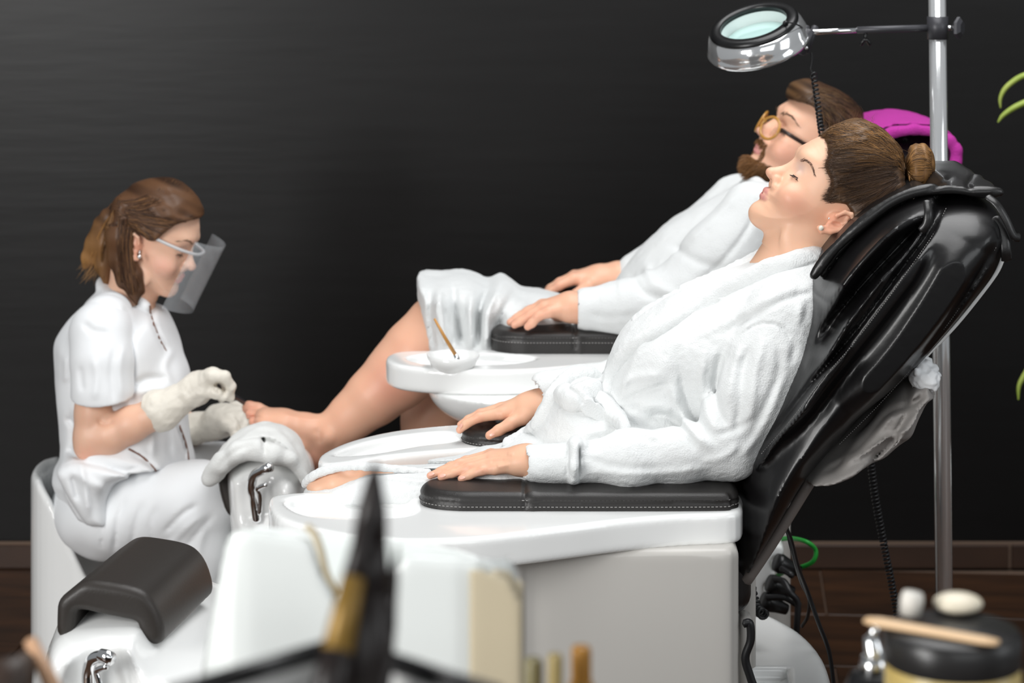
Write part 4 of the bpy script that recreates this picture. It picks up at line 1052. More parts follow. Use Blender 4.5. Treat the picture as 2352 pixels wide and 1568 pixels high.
# ------------------------------------------------------------------ THE RECLINING WOMAN
def build_woman():
    D = 3.70; org = P(1893, 492, D)
    nk = [hc_(1925,470)+(0,), hc_(1868,540)+(0,), hc_(1812,625)+(0,)]
    neck = [(-.030,0,-.015,.050,.048), (hc_(1862,545)[0],0,hc_(1862,545)[1],.0475,.050), (hc_(1825,600)[0],0,hc_(1825,600)[1],.050,.055), (hc_(1790,660)[0],0,hc_(1790,660)[1],.060,.07)]
    V, Q, C, hf = head_mesh(h=.00135, neck=neck, lips=(.62,.27,.24), eye_shadow=.65)
    W, R = place(V, org, (-.774,-.634), (.634,-.774))
    px = CX+W[:,0]*F/W[:,1]; py = HY+(CZ-W[:,2])*F/W[:,1]                    # hair roots and soft down along the hair line
    L0 = cr([(1893,300),(1899,318),(1906,335),(1905,352),(1900,366),(1897,380),(1903,396),(1910,412),(1908,428),(1899,442),(1894,456),(1905,462)], 4)
    d0, _ = linedist(px, py, L0); ins = px > np.interp(py, [300,352,380,412,442,462], [1893,1905,1897,1911,1899,1900])
    w0 = np.where(ins, 1, np.clip(1-d0/13, 0, 1)**1.3*.6)*(W[:,1] < 3.72)*np.clip((466-py)/10, 0, 1)*(px < 1960)
    nz = noise3(px*.5, py*1.5, W[:,1]*30, 7.)*.5+.5; w0 = np.clip(w0*(.6+.7*nz), 0, 1)[:,None]
    C = C*(1-w0)+np.array([.10,.055,.032])*w0
    skin_d = depth_map(W)
    parts = [(W, Q, C)]
    # torso, legs: lies under the robe
    f = field_px(680, 560, 1920, 1160, 3.46, 3.96, .007)
    f.tube(pt([(1812,650,D,.045,.06), (1780,760,D,.06,.09), (1700,880,D,.07,.10), (1600,990,D,.06,.11), (1500,1050,D,.045,.11)]), .02)
    f.tube(pt([(1500,1060,3.64,.045), (1150,1122,3.63,.028), (860,1130,3.62,.024)]), .02)
    f.tube(pt([(1500,1060,3.76,.045), (1150,1120,3.76,.028), (860,1130,3.75,.024)]), .02)
    f.tube(pt([(1800,770,3.575,.03), (1690,1030,3.53,.028), (1560,1056,3.52,.026), (1400,1060,3.518,.024)]), .015)
    f.tube(pt([(1760,760,3.82,.03), (1600,870,3.87,.026), (1400,895,3.885,.024)]), .015)
    v, q = f.mesh(); parts.append((v, q, cols(v, SKIN['f'])))
    # knee showing at the hem
    f = field_px(690, 1055, 900, 1160, 3.50, 3.74, .0025)
    f.tube(pt([(735,1118,3.60,.020,.03), (775,1103,3.60,.022,.035), (840,1103,3.60,.020,.035), (900,1108,3.60,.020,.035)]), .01)
    v, q = f.mesh(); parts.append((v, q, cols(v, SKIN['f'])))
    for d in (3.63, 3.76):                                              # shins and feet below the tray
        f = Field((-.56, d-.08, .28), (-.18, d+.08, .80), .0055)
        f.tube([(-.265, d, .755, .036), (-.29, d, .62, .046), (-.33, d, .40, .028), (-.335, d, .36, .030)], .02)
        f.tube([(-.33, d, .35, .032), (-.42, d, .335, .024, .034), (-.50, d, .325, .016, .038)], .02)
        v, q = f.mesh(); parts.append((v, q, cols(v, SKIN['f'])))
    # near hand, palm down on the pad
    f = field_px(960, 1005, 1420, 1125, 3.44, 3.60, .0013)
    tips = {}
    fg = [
     [(1138,1076,3.512,.0085),(1107,1080,3.510,.0066),(1078,1091,3.510,.0056),(1059,1099,3.510,.0050)],
     [(1132,1062,3.522,.0095),(1077,1074,3.520,.0068),(1040,1087,3.520,.0058),(1013,1095.5,3.520,.0052)],
     [(1130,1052,3.534,.0100),(1055,1065,3.532,.0070),(1015,1081,3.531,.0060),(988,1092,3.530,.0052)],
     [(1128,1046,3.548,.0095),(1070,1058,3.548,.0068),(1035,1070,3.548,.0058),(1008,1081,3.548,.0052)],
     [(1170,1062,3.556,.012),(1130,1070,3.570,.0085),(1100,1078,3.575,.0070)]]
    wr = tuple(P(1212,1056,3.522))+(.0205,.026)
    hand(f, tuple(P(1190,1058,3.522))+(.0165,.026), [pt(c) for c in fg], .004, .008)
    f.tube([wr, tuple(P(1300,1060,3.518))+(.022,.026), tuple(P(1415,1062,3.518))+(.027,.027)], .012)
    f.tube([tuple(P(1190,1058,3.522))+(.0165,.026), wr], .01)
    f.strokes([([(1140,1072),(1170,1066)], 6, .0018), ([(1125,1060),(1160,1056)], 4, -.0012), ([(1110,1051),(1150,1046)], 4, -.001), ([(1105,1078),(1110,1082)], 3, .0008), ([(1165,1040),(1180,1043)], 5, .0012)], band=.008)
    v, q = f.mesh(); kn = [tuple(P(*c[i][:3]))+(r,) for c in fg[:4] for i, r in ((0,.009),(1,.008),(3,.008))]
    parts.append((v, q, cols(v, SKIN['f'], kn)))
    # far hand over the end of the other pad
    f = field_px(1035, 880, 1430, 1030, 3.80, 3.96, .0014)
    fg2 = [
     [(1155,948,3.872,.0105),(1100,958,3.868,.0078),(1070,974,3.866,.0068),(1056,987,3.866,.0060)],
     [(1152,940,3.890,.0110),(1104,950,3.888,.0078),(1076,963,3.886,.0066),(1058,975,3.886,.0058)],
     [(1158,940,3.908,.010),(1112,952,3.910,.0076),(1088,966,3.910,.0064),(1075,978,3.910,.0058)],
     [(1164,944,3.924,.009),(1130,956,3.930,.007),(1108,966,3.930,.006),(1095,974,3.930,.0055)],
     [(1205,955,3.862,.013),(1172,973,3.850,.0098),(1146,988,3.846,.0086),(1125,1000,3.846,.0074)]]
    w2 = tuple(P(1240,928,3.882))+(.022,.026)
    hand(f, tuple(P(1212,936,3.884))+(.019,.028), [pt(c) for c in fg2], .004, .009)
    f.tube([tuple(P(1212,936,3.884))+(.019,.028), w2, tuple(P(1330,905,3.885))+(.027,.027), tuple(P(1420,898,3.885))+(.030,.030)], .012)
    v, q = f.mesh(); kn2 = [tuple(P(*c[i][:3]))+(r,) for c in fg2 for i, r in ((0,.009),(1,.009),(3,.009))]
    parts.append((v, q, cols(v, SKIN['f'], kn2)))
    V, Q, C = join(parts)
    body = link('person', V, Q, M['skin'], None, True, C, loc=P(1500,1090,3.7), label='reclining woman with closed eyes, hair bun and white robe, hands on black armrests', cat='person')
    # nails
    for (a, b, d), ax in (((1062,1095.5,3.5052),(-1,0,-.3)), ((1017,1091,3.5150),(-1,0,-.3)), ((991,1087.5,3.5252),(-1,0,-.35))):
        nail(P(a, b, d), (-.15,-.62,.75), ax, .0032, .0048, body)
    nail(P(1130,994,3.8395), (-.25,-.9,.45), (-1,0,-.6), .0048, .0066, body)
    nail(P(1058,978,3.861), (-.7,-.55,.4), (-.6,0,-.8), .0036, .0050, body)
    # brow, lashes
    B = [hc_(*p) for p in [(1833,366),(1840,361),(1850,366),(1857,378),(1860.5,391)]]
    brow_strands([np.array(b) for b in B], hf, org, R, 1, 210, .0045, .0002, (.15,.085,.06), body)
    brow_strands([np.array(b) for b in B], hf, org, R, 1, 50, .0075, .0002, (.10,.055,.04), body, side=-1)
    lash(body, org, R, .0655, 110)
    # earrings
    f = Field(to_world((0,0,0), org, R)-.1, to_world((0,0,0), org, R)+.1, .01)
    c = to_world((hc_(1871,507)[0], .0785, hc_(1871,507)[1]), org, R)
    g = Geo(); g.lathe([(.0041*math.sin(a), -.0041*math.cos(a)) for a in np.linspace(0, math.pi, 12)], c, (0,0,1), 20); g.link('pearl_earring', mat('pearl', lin(232,226,212), .15, spec=.7, coat=.6), body)
    c = to_world((hc_(1890,487)[0], .0715, hc_(1890,487)[1]), org, R)
    g = Geo(); g.lathe([(.0018*math.sin(a), -.0018*math.cos(a)) for a in np.linspace(0, math.pi, 8)], c, (0,0,1), 12); g.link('ear_stud', M['chrome'], body)
    # ---- hair cap and bun
    f = field_px(1865, 250, 2165, 600, 3.58, 3.82, .0019)
    cap = [(1891,320),(1897,307),(1912,292),(1935,280),(1962,272),(1992,275),(2025,290),(2055,316),(2078,345),(2090,385),(2086,425),(2074,470),(2058,515),(2012,565),(1968,600),(1928,592),(1914,568),(1928,540),(1949,516),(1952,490),(1944,470),(1925,462),(1904,463),(1892,457),(1897,440),(1906,428),(1906,412),(1897,395),(1893,378),(1898,360),(1903,345),(1902,330),(1896,322)]
    big = [(1830,352),(1862,320),(1893,304),(1912,290)]+cap[3:12]+[(2082,520),(2040,590),(1970,630),(1880,620),(1850,540),(1836,470),(1830,400)]
    f.slab(pp(big, D, 3), D, .0785, .062, k=.004); f.tube(pt([(2040,460,3.665,.055),(1990,520,3.66,.048),(1950,575,3.665,.044)]), .02); f.keep(pp(cap, D-.05, 2), .006)
    f.tube([tuple(P(2078,388,D-.01))+(.018,.03), tuple(P(2092,388,D-.01))+(.022,.034)], .006)
    f.ell(P(2106,386,D-.012), (.0265,.042,.0385), .004, R=rot('Y', 10)); f.ell(P(2122,372,D-.012), (.014,.035,.024), .006)
    f.displace(lambda x, y, z, px, py: .0016*noise3(px*.2, (py+.25*px)*3.2, y*120, 22.)*(px < 2085)+.0018*noise3((px-2075)*2.2-(py-390)*.3, py*.7, y*100, 16.)*(px >= 2085), .01)
    f.strokes([([(2085,340),(2079,365),(2080,400),(2084,440)], 6, -.008)], band=.02)
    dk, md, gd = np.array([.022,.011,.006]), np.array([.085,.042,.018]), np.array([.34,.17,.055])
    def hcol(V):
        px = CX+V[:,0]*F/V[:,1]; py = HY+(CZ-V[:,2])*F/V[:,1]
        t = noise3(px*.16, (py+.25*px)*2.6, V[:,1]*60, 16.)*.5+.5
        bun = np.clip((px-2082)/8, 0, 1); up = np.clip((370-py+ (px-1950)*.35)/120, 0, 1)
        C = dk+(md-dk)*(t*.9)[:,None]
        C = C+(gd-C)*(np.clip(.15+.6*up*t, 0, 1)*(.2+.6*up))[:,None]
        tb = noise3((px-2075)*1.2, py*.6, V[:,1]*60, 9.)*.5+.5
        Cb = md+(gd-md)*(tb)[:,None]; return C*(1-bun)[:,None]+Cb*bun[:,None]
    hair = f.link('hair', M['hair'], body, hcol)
    # strands from the hair line to the tie
    rs = np.random.RandomState(11); paths = []
    hl = cr([(1889,308),(1899,322),(1905,340),(1898,362),(1893,380),(1900,398),(1908,414),(1904,430),(1895,448),(1903,460),(1925,460),(1948,474),(1952,500),(1945,525),(1932,550),(1955,562)], 8)
    for i in range(2100):
        a = hl[rs.randint(len(hl))]+rs.randn(2)*4-[8*rs.rand()**2, 0]; u = rs.rand()**.7
        a = a+(np.array([2076,388])-a)*(rs.rand()*.55 if rs.rand() < .75 else 0)
        e = np.array([2077,388+np.clip((a[1]-400)*.22,-26,30)+rs.randn()*5]); s = e-a; n = np.array([-s[1], s[0]]); bow = -.10*np.clip((430-a[1])/130, -1, 1)+rs.randn()*.008
        wav = rs.randn()*.6
        paths.append([a, a+s*.33+n*bow+[0,wav], a+s*.67+n*bow*.9-[0,wav], e])
    top = cr([(1893,303),(1912,286),(1940,277),(1975,273),(2010,282)], 6)
    for i in range(900):
        a = top[rs.randint(len(top)//2)]+rs.rand(2)*[8,14]; e = np.array([2076,352+rs.rand()*36]); s = e-a; n = np.array([-s[1], s[0]])
        b = -.30*(1-rs.rand()**1.3)+.01; paths.append([a, a+s*.3+n*b, a+s*.65+n*b*.95, e])
    for i in range(700):
        a = np.array([1900+rs.rand()*160, 0]); a[1] = np.interp(a[0], [1900,1935,1975,2030,2070], [305,284,278,300,340])+rs.rand()*60; e = np.array([2077,368+rs.rand()*34]); s = e-a; n = np.array([-s[1], s[0]])
        b = -.16*rs.rand()-.05; paths.append([a, a+s*.3+n*b, a+s*.65+n*b*.95, e])
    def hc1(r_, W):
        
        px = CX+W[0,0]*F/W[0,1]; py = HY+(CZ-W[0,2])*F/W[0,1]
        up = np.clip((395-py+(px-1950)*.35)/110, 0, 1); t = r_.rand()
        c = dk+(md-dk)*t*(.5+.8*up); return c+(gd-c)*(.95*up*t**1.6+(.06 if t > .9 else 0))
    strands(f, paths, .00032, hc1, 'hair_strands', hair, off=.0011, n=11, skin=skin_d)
    paths = []
    for i in range(900):
        v = rs.uniform(-1, 1); j = rs.randn()*2; paths.append([(2083+rs.rand()*3, 388+v*16), (2096, 386+v*44+j), (2116, 384+v*52+j), (2136+rs.rand()*5, 386+v*34+j*2)])
    strands(f, paths, .0004, lambda r_, W: md*.7+(gd-md)*r_.rand()**1.2, 'hair_strands', hair, off=.0012, n=9)
    # baby hair combed back from the skin into the cap
    g = Geo()
    for i in range(420):
        a = np.array(L0[rs.randint(len(L0))])+[2-abs(rs.randn())*5, rs.randn()*3]; to = np.array([2077,388+rs.randn()*20])-a; to /= np.linalg.norm(to)
        up_b = np.array([.5, -.25]) if a[1] < 400 else np.array([.5, .35]); W_ = []
        ln = 10+14*rs.rand(); p = a.copy(); dr = to*.8+up_b*.5+rs.randn(2)*.2
        for k in range(5):
            dd = skin_d(p[0], p[1]) or skin_d(p[0]+2.5, p[1])
            w = f.ray(p[0], p[1]); 
            if w is not None and (dd is None or w[1] < dd): dd = w[1]
            if dd is None: break
            W_.append(P(p[0], p[1], dd-.0007-.0003*k)); dr = dr*.8+to*.3; p = p+dr/np.linalg.norm(dr)*ln/4
        if len(W_) > 3: g.tube(W_, [.0001]+[.00018]*(len(W_)-2)+[.00012], 4, False, col=np.array([.06,.032,.018])*(.6+rs.rand()))
    g.link('baby_hair', M['hair'], hair, colors=True)
    # loose fly-away hairs in the air
    g = Geo()
    for i in range(46):
        a = np.array(top[rs.randint(len(top))]) if i < 20 else np.array([2085+rs.rand()*50, 345+rs.rand()*30]) if i < 34 else np.array([1900+rs.rand()*60, 330+rs.rand()*120])
        w = f.ray(a[0], a[1]+4)
        if w is None: continue
        d = np.array([rs.randn()*.5, 0, 1.0 if i < 34 else rs.randn()*.4]); l = .008+.02*rs.rand()
        g.tube([w+[0,-.001,0], w+d*l*.5+[.004*rs.randn(),-.003,0], w+d*l+[.010*rs.randn(),-.004,-.004*rs.rand()]], [.00012,.0001,.00004], 4, False, col=(.2,.11,.05))
    for i in range(7):
        a = P(2120+3*i, 430, 3.66+.01*i); g.tube(cr([a, a+[.012+.004*rs.rand(),0,.001], a+[.026+.01*rs.rand(),0,.004*rs.rand()]], 4), .00025, 4, False, col=(.28,.14,.05))
    g.link('loose_hair', M['hair'], hair, colors=True, kind='stuff')
    # ---- the robe
    f = field_px(1180, 545, 1925, 1118, 3.44, 3.96, .0027)
    tor = [(1888,572),(1903,588),(1895,620),(1878,660),(1868,720),(1850,790),(1825,850),(1790,925),(1750,990),(1700,1060),(1660,1085),(1500,1092),(1350,1092),(1230,1070),(1190,1030),(1215,985),(1240,930),(1262,890),(1300,872),(1345,862),(1378,868),(1396,830),(1420,780),(1455,735),(1510,700),(1580,660),(1650,628),(1705,606),(1745,590),(1790,574),(1840,564)]
    Tt = lambda X, Z: np.interp(Z, [.70,.78,.90,1.0,1.15,1.22], [.135,.135,.14,.155,.165,.10])
    f.slab(pp(tor, D, 4), D, .16, .10, k=.01, Tfn=Tt)
    f.tube(pt([(1835,665,3.63,.045,.06),(1808,730,3.565,.052,.05),(1778,830,3.535,.056,.05),(1735,930,3.52,.056,.05),(1668,1022,3.515,.048,.05),(1560,1046,3.512,.038,.045),(1440,1055,3.51,.0345,.042),(1320,1062,3.51,.0285,.036)]), .022)
    f.tube(pt([(1320,1062,3.51,.0285,.036),(1228,1062,3.51,.0265,.034)]), .004)
    f.tube(pt([(1322,1020,3.50,.010,.030),(1318,1062,3.487,.010,.03),(1318,1096,3.50,.009,.03)]), .004)
    f.tube(pt([(1820,690,3.80,.06,.06),(1640,830,3.87,.055),(1450,880,3.88,.042),(1330,890,3.882,.034),(1255,893,3.882,.030)]), .02)
    # cuff openings
    f.tube(pt([(1180,1060,3.51,.020,.026),(1226,1060,3.51,.019,.025)]), .003, mode='cut')
    f.tube(pt([(1205,905,3.882,.020,.023),(1246,899,3.882,.020,.023)]), .003, mode='cut')
    f.strokes([
      ([(1862,655),(1800,668),(1735,700),(1660,742),(1590,780)], 10.3, 0.0029), ([(1865,672),(1800,690),(1740,722),(1660,765)], 6.9, -0.0036),
      ([(1855,700),(1830,780),(1815,840)], 9.2, -0.0043), ([(1838,690),(1840,740),(1826,800)], 10.3, 0.0043),
      ([(1700,770),(1740,745),(1790,748),(1825,790)], 3.0, -0.0040),
      ([(1760,770),(1735,850),(1728,920),(1715,990)], 11.5, 0.0058), ([(1735,770),(1708,850),(1700,930),(1690,990)], 10.3, -0.0065),
      ([(1700,790),(1680,860),(1672,930)], 11.5, 0.0050), ([(1660,800),(1645,870),(1650,940),(1672,985)], 9.2, -0.0058),
      ([(1620,800),(1610,880),(1625,950),(1655,1000)], 11.5, 0.0050),
      ([(1560,840),(1575,910),(1600,965),(1640,1010)], 10.3, -0.0065), ([(1540,880),(1560,940),(1590,990),(1640,1035)], 11.5, 0.0065),
      ([(1480,960),(1530,955),(1575,990),(1600,1035)], 9.2, -0.0058), ([(1460,940),(1510,930),(1548,950)], 11.5, 0.0050),
      ([(1785,790),(1790,850),(1760,930),(1730,990)], 10.3, -0.0050), ([(1800,860),(1775,930),(1740,1000),(1700,1050)], 10.3, 0.0043),
      ([(1640,1000),(1690,985),(1735,960)], 8.0, -0.0043), ([(1610,1060),(1660,1050),(1700,1020)], 9.2, 0.0036),
      ([(1330,1000),(1400,985),(1470,990),(1520,1010)], 8.0, 0.0029), ([(1340,1050),(1420,1070),(1520,1075)], 6.9, -0.0022), ([(1350,1080),(1450,1088),(1560,1082),(1640,1070)], 8.0, 0.0029),
      ([(1380,960),(1420,940),(1470,935)], 6.9, -0.0050), ([(1400,900),(1450,870),(1520,860)], 10.3, 0.0036), ([(1420,930),(1480,900),(1540,880)], 8.0, -0.0043),
      ([(1500,740),(1470,800),(1440,870),(1425,920)], 9.2, 0.0036), ([(1560,760),(1530,830),(1500,880)], 20.7, 0.0036),
      ([(1590,712),(1620,702),(1655,690)], 3.5, -0.0100),
      ([(1332,1020),(1330,1098)], 2.5, -0.0050), ([(1304,1022),(1303,1098)], 3.0, -0.0040),
    ], ymax=3.70, soft=.04, band=.025)
    f.displace(lambda x, y, z, px, py: .0045*noise3(x, y, z*.8, .06)+.0010*noise3(x, y, z, .02)+.0005*noise3(x, y, z, .006)+.0005*noise3(x, y, z, .0032), .02)
    robe = f.link('robe', M['robe'], body)
    rf = f
    def ribbon(pts, name, ext=None, k=.006, h=.0022, fn=None, disp=.0008):
        """soft roll of cloth laid on the robe: rows (px, py, r, ry, sink)"""
        rows = []
        for a, b, r, ry, sk in pts:
            w = rf.ray(a, b); w = P(a, b, D-.05) if w is None else w; w = P(a, b, w[1]+sk); rows.append(tuple(w)+(r, ry))
        A = np.array(rows); R_ = A[:,3:].max()+.01
        L = cr(A, 4); ff = Field(A[:,:3].min(0)-R_, A[:,:3].max(0)+R_, h); ff.tube([tuple(q) for q in L], k)
        ff.displace(lambda x, y, z, px, py: .002*noise3(x, y, z, .02)+disp*noise3(x, y, z, .005), .012)
        return ff
    # shawl collar
    ff = ribbon([(1893,582,.014,.03,.03),(1862,600,.020,.022,.02),(1815,612,.021,.014,.006),(1755,632,.020,.012,.004),(1690,662,.017,.011,.004),(1620,700,.014,.010,.003),(1550,742,.013,.010,.003),(1490,775,.0125,.010,.003),(1440,815,.0125,.010,.003),(1408,862,.012,.010,.003),(1394,905,.010,.009,.003)], 'c', k=.004)
    ff.strokes([([(1880,600),(1820,622),(1760,645),(1690,680)], 3, -.004)], band=.012)
    ff.link('collar', M['robe'], robe)
    ff = ribbon([(1850,566,.010,.04,.06),(1790,578,.011,.03,.05),(1735,596,.010,.02,.04),(1660,628,.009,.018,.03),(1590,660,.009,.016,.03),(1515,700,.008,.014,.03),(1462,735,.007,.012,.025)], 'c', k=.004)
    ff.link('collar', M['robe'], robe)
    # belt with its knot
    ff = ribbon([(1372,866,.011,.012,0),(1340,860,.012,.013,-.004),(1305,872,.013,.012,-.004),(1275,905,.013,.010,-.002),(1258,940,.012,.009,0),(1238,972,.012,.008,0),(1205,1000,.011,.008,.0),(1168,1016,.009,.008,.002)], 'b', k=.004); ff.link('belt', M['robe'], robe, label='hanging end of the belt')
    ff = ribbon([(1296,905,.014,.014,-.008),(1322,920,.017,.018,-.010),(1345,905,.016,.015,-.008),(1372,890,.011,.012,-.004)], 'b', k=.012)
    ff.tube([tuple(rf.ray(1330,890)-[0,.018,0])+(.012,), tuple(rf.ray(1355,930)-[0,.016,0])+(.013,), tuple(rf.ray(1385,955)-[0,.006,0])+(.010,)], .004)
    ff.strokes([([(1300,890),(1325,905),(1345,935)], 5, -.004), ([(1335,880),(1360,910),(1372,940)], 5, -.004)], band=.015)
    ff.link('belt', M['robe'], robe, label='belt knot')
    ff = ribbon([(1352,905,.010,.012,-.002),(1385,925,.013,.012,-.002),(1415,955,.013,.010,0),(1436,982,.009,.007,.002)], 'b', k=.004)
    ff.link('belt', M['robe'], robe, label='upper belt end')
    # skirt of the robe over the thighs
    f = field_px(690, 960, 1330, 1150, 3.48, 3.92, .0027)
    f.slab(pp([(712,1100),(740,1083),(790,1071),(860,1064),(960,1056),(1040,1044),(1095,1022),(1145,1012),(1200,985),(1260,990),(1310,1030),(1310,1110),(1200,1118),(1000,1100),(870,1098),(800,1086),(745,1092),(716,1108)], D, 3), 3.645, .10, .022, k=.01)
    f.tube(pt([(730,1136,3.60,.018,.05),(850,1126,3.575,.022,.05),(1000,1118,3.57,.025,.05),(1150,1100,3.57,.034,.05),(1300,1080,3.57,.04,.05)]), .008)
    f.strokes([([(705,1104),(740,1090),(790,1080),(870,1080),(960,1082),(1100,1072),(1160,1060)], 3.5, -.008), ([(712,1098),(745,1082),(800,1073),(870,1072),(960,1074),(1100,1064)], 4, .003),
      ([(860,1090),(960,1105),(1060,1096)], 6, .004), ([(980,1060),(1060,1052),(1120,1030)], 6, .005), ([(900,1066),(980,1064),(1060,1060)], 4, -.004)], band=.02)
    f.displace(lambda x, y, z, px, py: .003*noise3(x, y, z, .04)+.0008*noise3(x, y, z, .0045), .02)
    f.link('robe_skirt', M['robe'], robe)
    f = field_px(685, 1050, 1000, 1125, 3.50, 3.68, .0020)
    f.tube(cr(np.array(pt([(700,1112,3.60,.0055),(712,1098,3.585,.006),(735,1085,3.575,.0062),(765,1075,3.57,.0062),(800,1070,3.57,.0062),(860,1072,3.57,.0058),(930,1079,3.57,.005),(985,1083,3.575,.004)])), 3).tolist(), .003)
    f.displace(lambda x, y, z, px, py: .0009*noise3(x, y, z, .004), .01)
    f.link('hem', M['robe'], robe)
build_woman()
# ------------------------------------------------------------------ THE SEATED THERAPIST
def build_therapist():
    D = 4.70; SCL = .95; org = P(337, 564, D); fwd, up = (.92,.38), (.38,-.92)
    # neck line worked out in the head's frame
    def hl(px, py):
        dx, dy = (px-337)*D/F/SCL, (py-564)*D/F/SCL; return (fwd[0]*dx+fwd[1]*dy, up[0]*dx+up[1]*dy)
    nk = [(-.030,0,-.02,.048,.046)]+[(hl(*q)[0], 0, hl(*q)[1], r, r2) for q, r, r2 in (((308,640),.043,.046), ((300,690),.046,.05), ((290,740),.06,.07))]
    V, Q, C, hf = head_mesh(h=.0019, neck=nk, lips=(.68,.26,.22), base=SKIN['t'], blush=(.76,.34,.27), eye_shadow=.4)
    W, R = place(V*SCL, org, fwd, up, yaw=-6); R0 = R; R = R*SCL
    parts = [(W, Q, C)]
    f = field_px(120, 680, 620, 1160, 4.42, 5.0, .005)
    f.tube(pt([(290,740,D,.06,.09), (300,900,D,.09,.12), (280,1080,D,.10,.13)]), .02)
    f.tube(pt([(232,800,4.57,.034), (216,930,4.55,.032), (207,1010,4.54,.028)]), .01)
    f.tube(pt([(330,800,4.84,.040), (370,920,4.87,.036), (420,990,4.85,.030), (450,985,4.83,.026)]), .01)
    v, q = f.mesh(); parts.append((v, q, cols(v, SKIN['t'])))
    f = field_px(150, 850, 470, 1080, 4.40, 4.90, .0028)
    f.tube(pt([(216,880,4.55,.036,.036), (214,950,4.545,.034,.036), (208,1000,4.54,.031,.033), (205,1024,4.538,.027,.029)]), .01)
    f.tube(pt([(207,1020,4.538,.028,.030), (250,1000,4.535,.035,.034), (300,975,4.53,.033,.032), (350,952,4.53,.028,.028), (400,925,4.53,.025,.026)]), .012)
    f.tube(pt([(400,955,4.84,.028), (440,985,4.83,.025), (470,985,4.82,.024)]), .01)
    f.strokes([([(222,965),(240,975),(262,968)], 5, -.004)], band=.01)
    v, q = f.mesh(); parts.append((v, q, cols(v, SKIN['t'], [tuple(P(205,1045,4.52))+(.02,)])))
    V, Q, C = join(parts)
    body = link('person', V, Q, M['skin'], None, True, C, loc=P(265,1250,4.7), label='therapist in white tunic and clear face shield sitting on the stool, bent over the foot', cat='person')
    def gl(field_args, wr, cuff, fingers, k=.005, kk=.012):
        f = field_px(*field_args); hand(f, wr, fingers, k, kk); f.tube(cuff, .01)
        f.displace(lambda x, y, z, px, py: .0014*noise3(x, y, z, .012)+.0006*noise3(x, y, z, .005), .01)
        return f
    # near glove: closed round the file
    cuff = pt([(362,938,4.53,.0355,.032),(372,948,4.53,.033,.032),(400,925,4.53,.029,.030),(440,900,4.53,.026,.028),(462,888,4.53,.024,.030)])
    fg = [pt([(488,862,4.495,.0145),(516,864,4.49,.0105),(531,888,4.50,.0095),(528,908,4.515,.0085)]),
          pt([(484,864,4.515,.0145),(512,870,4.52,.0105),(526,892,4.53,.0095),(522,912,4.54,.0085)]),
          pt([(482,872,4.54,.014),(506,880,4.55,.0105),(518,900,4.56,.0095),(510,914,4.555,.0085)]),
          pt([(480,882,4.56,.012),(500,890,4.57,.0095),(508,905,4.575,.0085)]),
          pt([(470,895,4.505,.014),(495,902,4.495,.0105),(515,908,4.50,.0095),(530,914,4.51,.008)])]
    f = gl((345,835,545,975,4.44,4.64,.0021), tuple(P(455,890,4.53))+(.025,.030), cuff, fg)
    f.strokes([([(500,880),(515,895),(512,912)], 4, -.004), ([(490,893),(505,900)], 4, -.004), ([(420,925),(450,905)], 7, .001)], ymax=4.55, band=.012)
    f.link('glove', M['glove'], body)
    # far glove: holding the toes
    cuff = pt([(444,985,4.83,.031),(452,982,4.83,.030),(490,978,4.81,.027),(515,965,4.80,.030)])
    fg = [pt([(525,945,4.80,.015),(548,945,4.78,.0115),(565,958,4.77,.010),(572,975,4.765,.009)]),
          pt([(530,950,4.78,.014),(552,958,4.76,.011),(562,975,4.75,.0095),(566,990,4.75,.0085)]),
          pt([(526,962,4.76,.014),(545,970,4.745,.0105),(556,988,4.74,.0095),(556,1000,4.74,.0085)]),
          pt([(520,975,4.75,.013),(536,985,4.735,.010),(542,1000,4.73,.009),(538,1008,4.73,.008)]),
          pt([(510,945,4.83,.013),(540,934,4.84,.0105),(570,934,4.84,.009)])]
    f = gl((430,905,600,1025,4.68,4.92,.0023), tuple(P(505,965,4.80))+(.028,.032), cuff, fg)
    f.strokes([([(535,955),(548,975),(552,1000)], 3, -.003)], ymax=4.80, band=.012)
    f.link('glove', M['glove'], body)
    # tunic
    f = field_px(105, 610, 470, 1225, 4.40, 5.04, .0038)
    tun = [(232,662),(246,650),(262,672),(290,690),(322,686),(345,700),(372,712),(395,745),(412,790),(424,840),(430,900),(430,960),(436,1020),(445,1075),(400,1082),(350,1092),(300,1130),(262,1180),(240,1208),(200,1206),(165,1165),(135,1110),(128,1075),(148,1032),(142,985),(136,930),(130,870),(129,810),(134,770),(165,725),(200,690)]
    f.slab(pp(tun, D, 4), D, .17, .10, k=.01, Tfn=lambda X, Z: np.interp(Z, [.5,.6,.75,.85,.93], [.19,.18,.15,.17,.12]))
    f.tube(pt([(245,735,4.60,.05),(236,780,4.575,.05),(238,830,4.565,.045)]), .02)
    f.tube(pt([(330,760,4.82,.055),(365,850,4.86,.052),(385,910,4.87,.050)]), .02)
    f.ell(P(375,880,4.66), (.045,.07,.05), .03)                            # bust
    f.slab(pp([(126,1085),(160,1062),(230,1058),(300,1074),(350,1082),(352,1090),(300,1100),(256,1112),(243,1135),(241,1170),(241,1210),(222,1212),(198,1208),(168,1168),(140,1120)], 4.50, 2), 4.56, .075, .03, k=.03, pw=3)
    # stand collar
    f.tube(pt([(236,650,4.72,.012,.03),(240,670,4.70,.014,.04)]), .004)
    f.tube(pt([(238,652,4.72,.009,.045),(270,676,4.68,.010,.05)]), .005)
    f.tube(pt([(318,690,4.66,.010),(335,705,4.66,.010),(345,735,4.665,.007)]), .004)
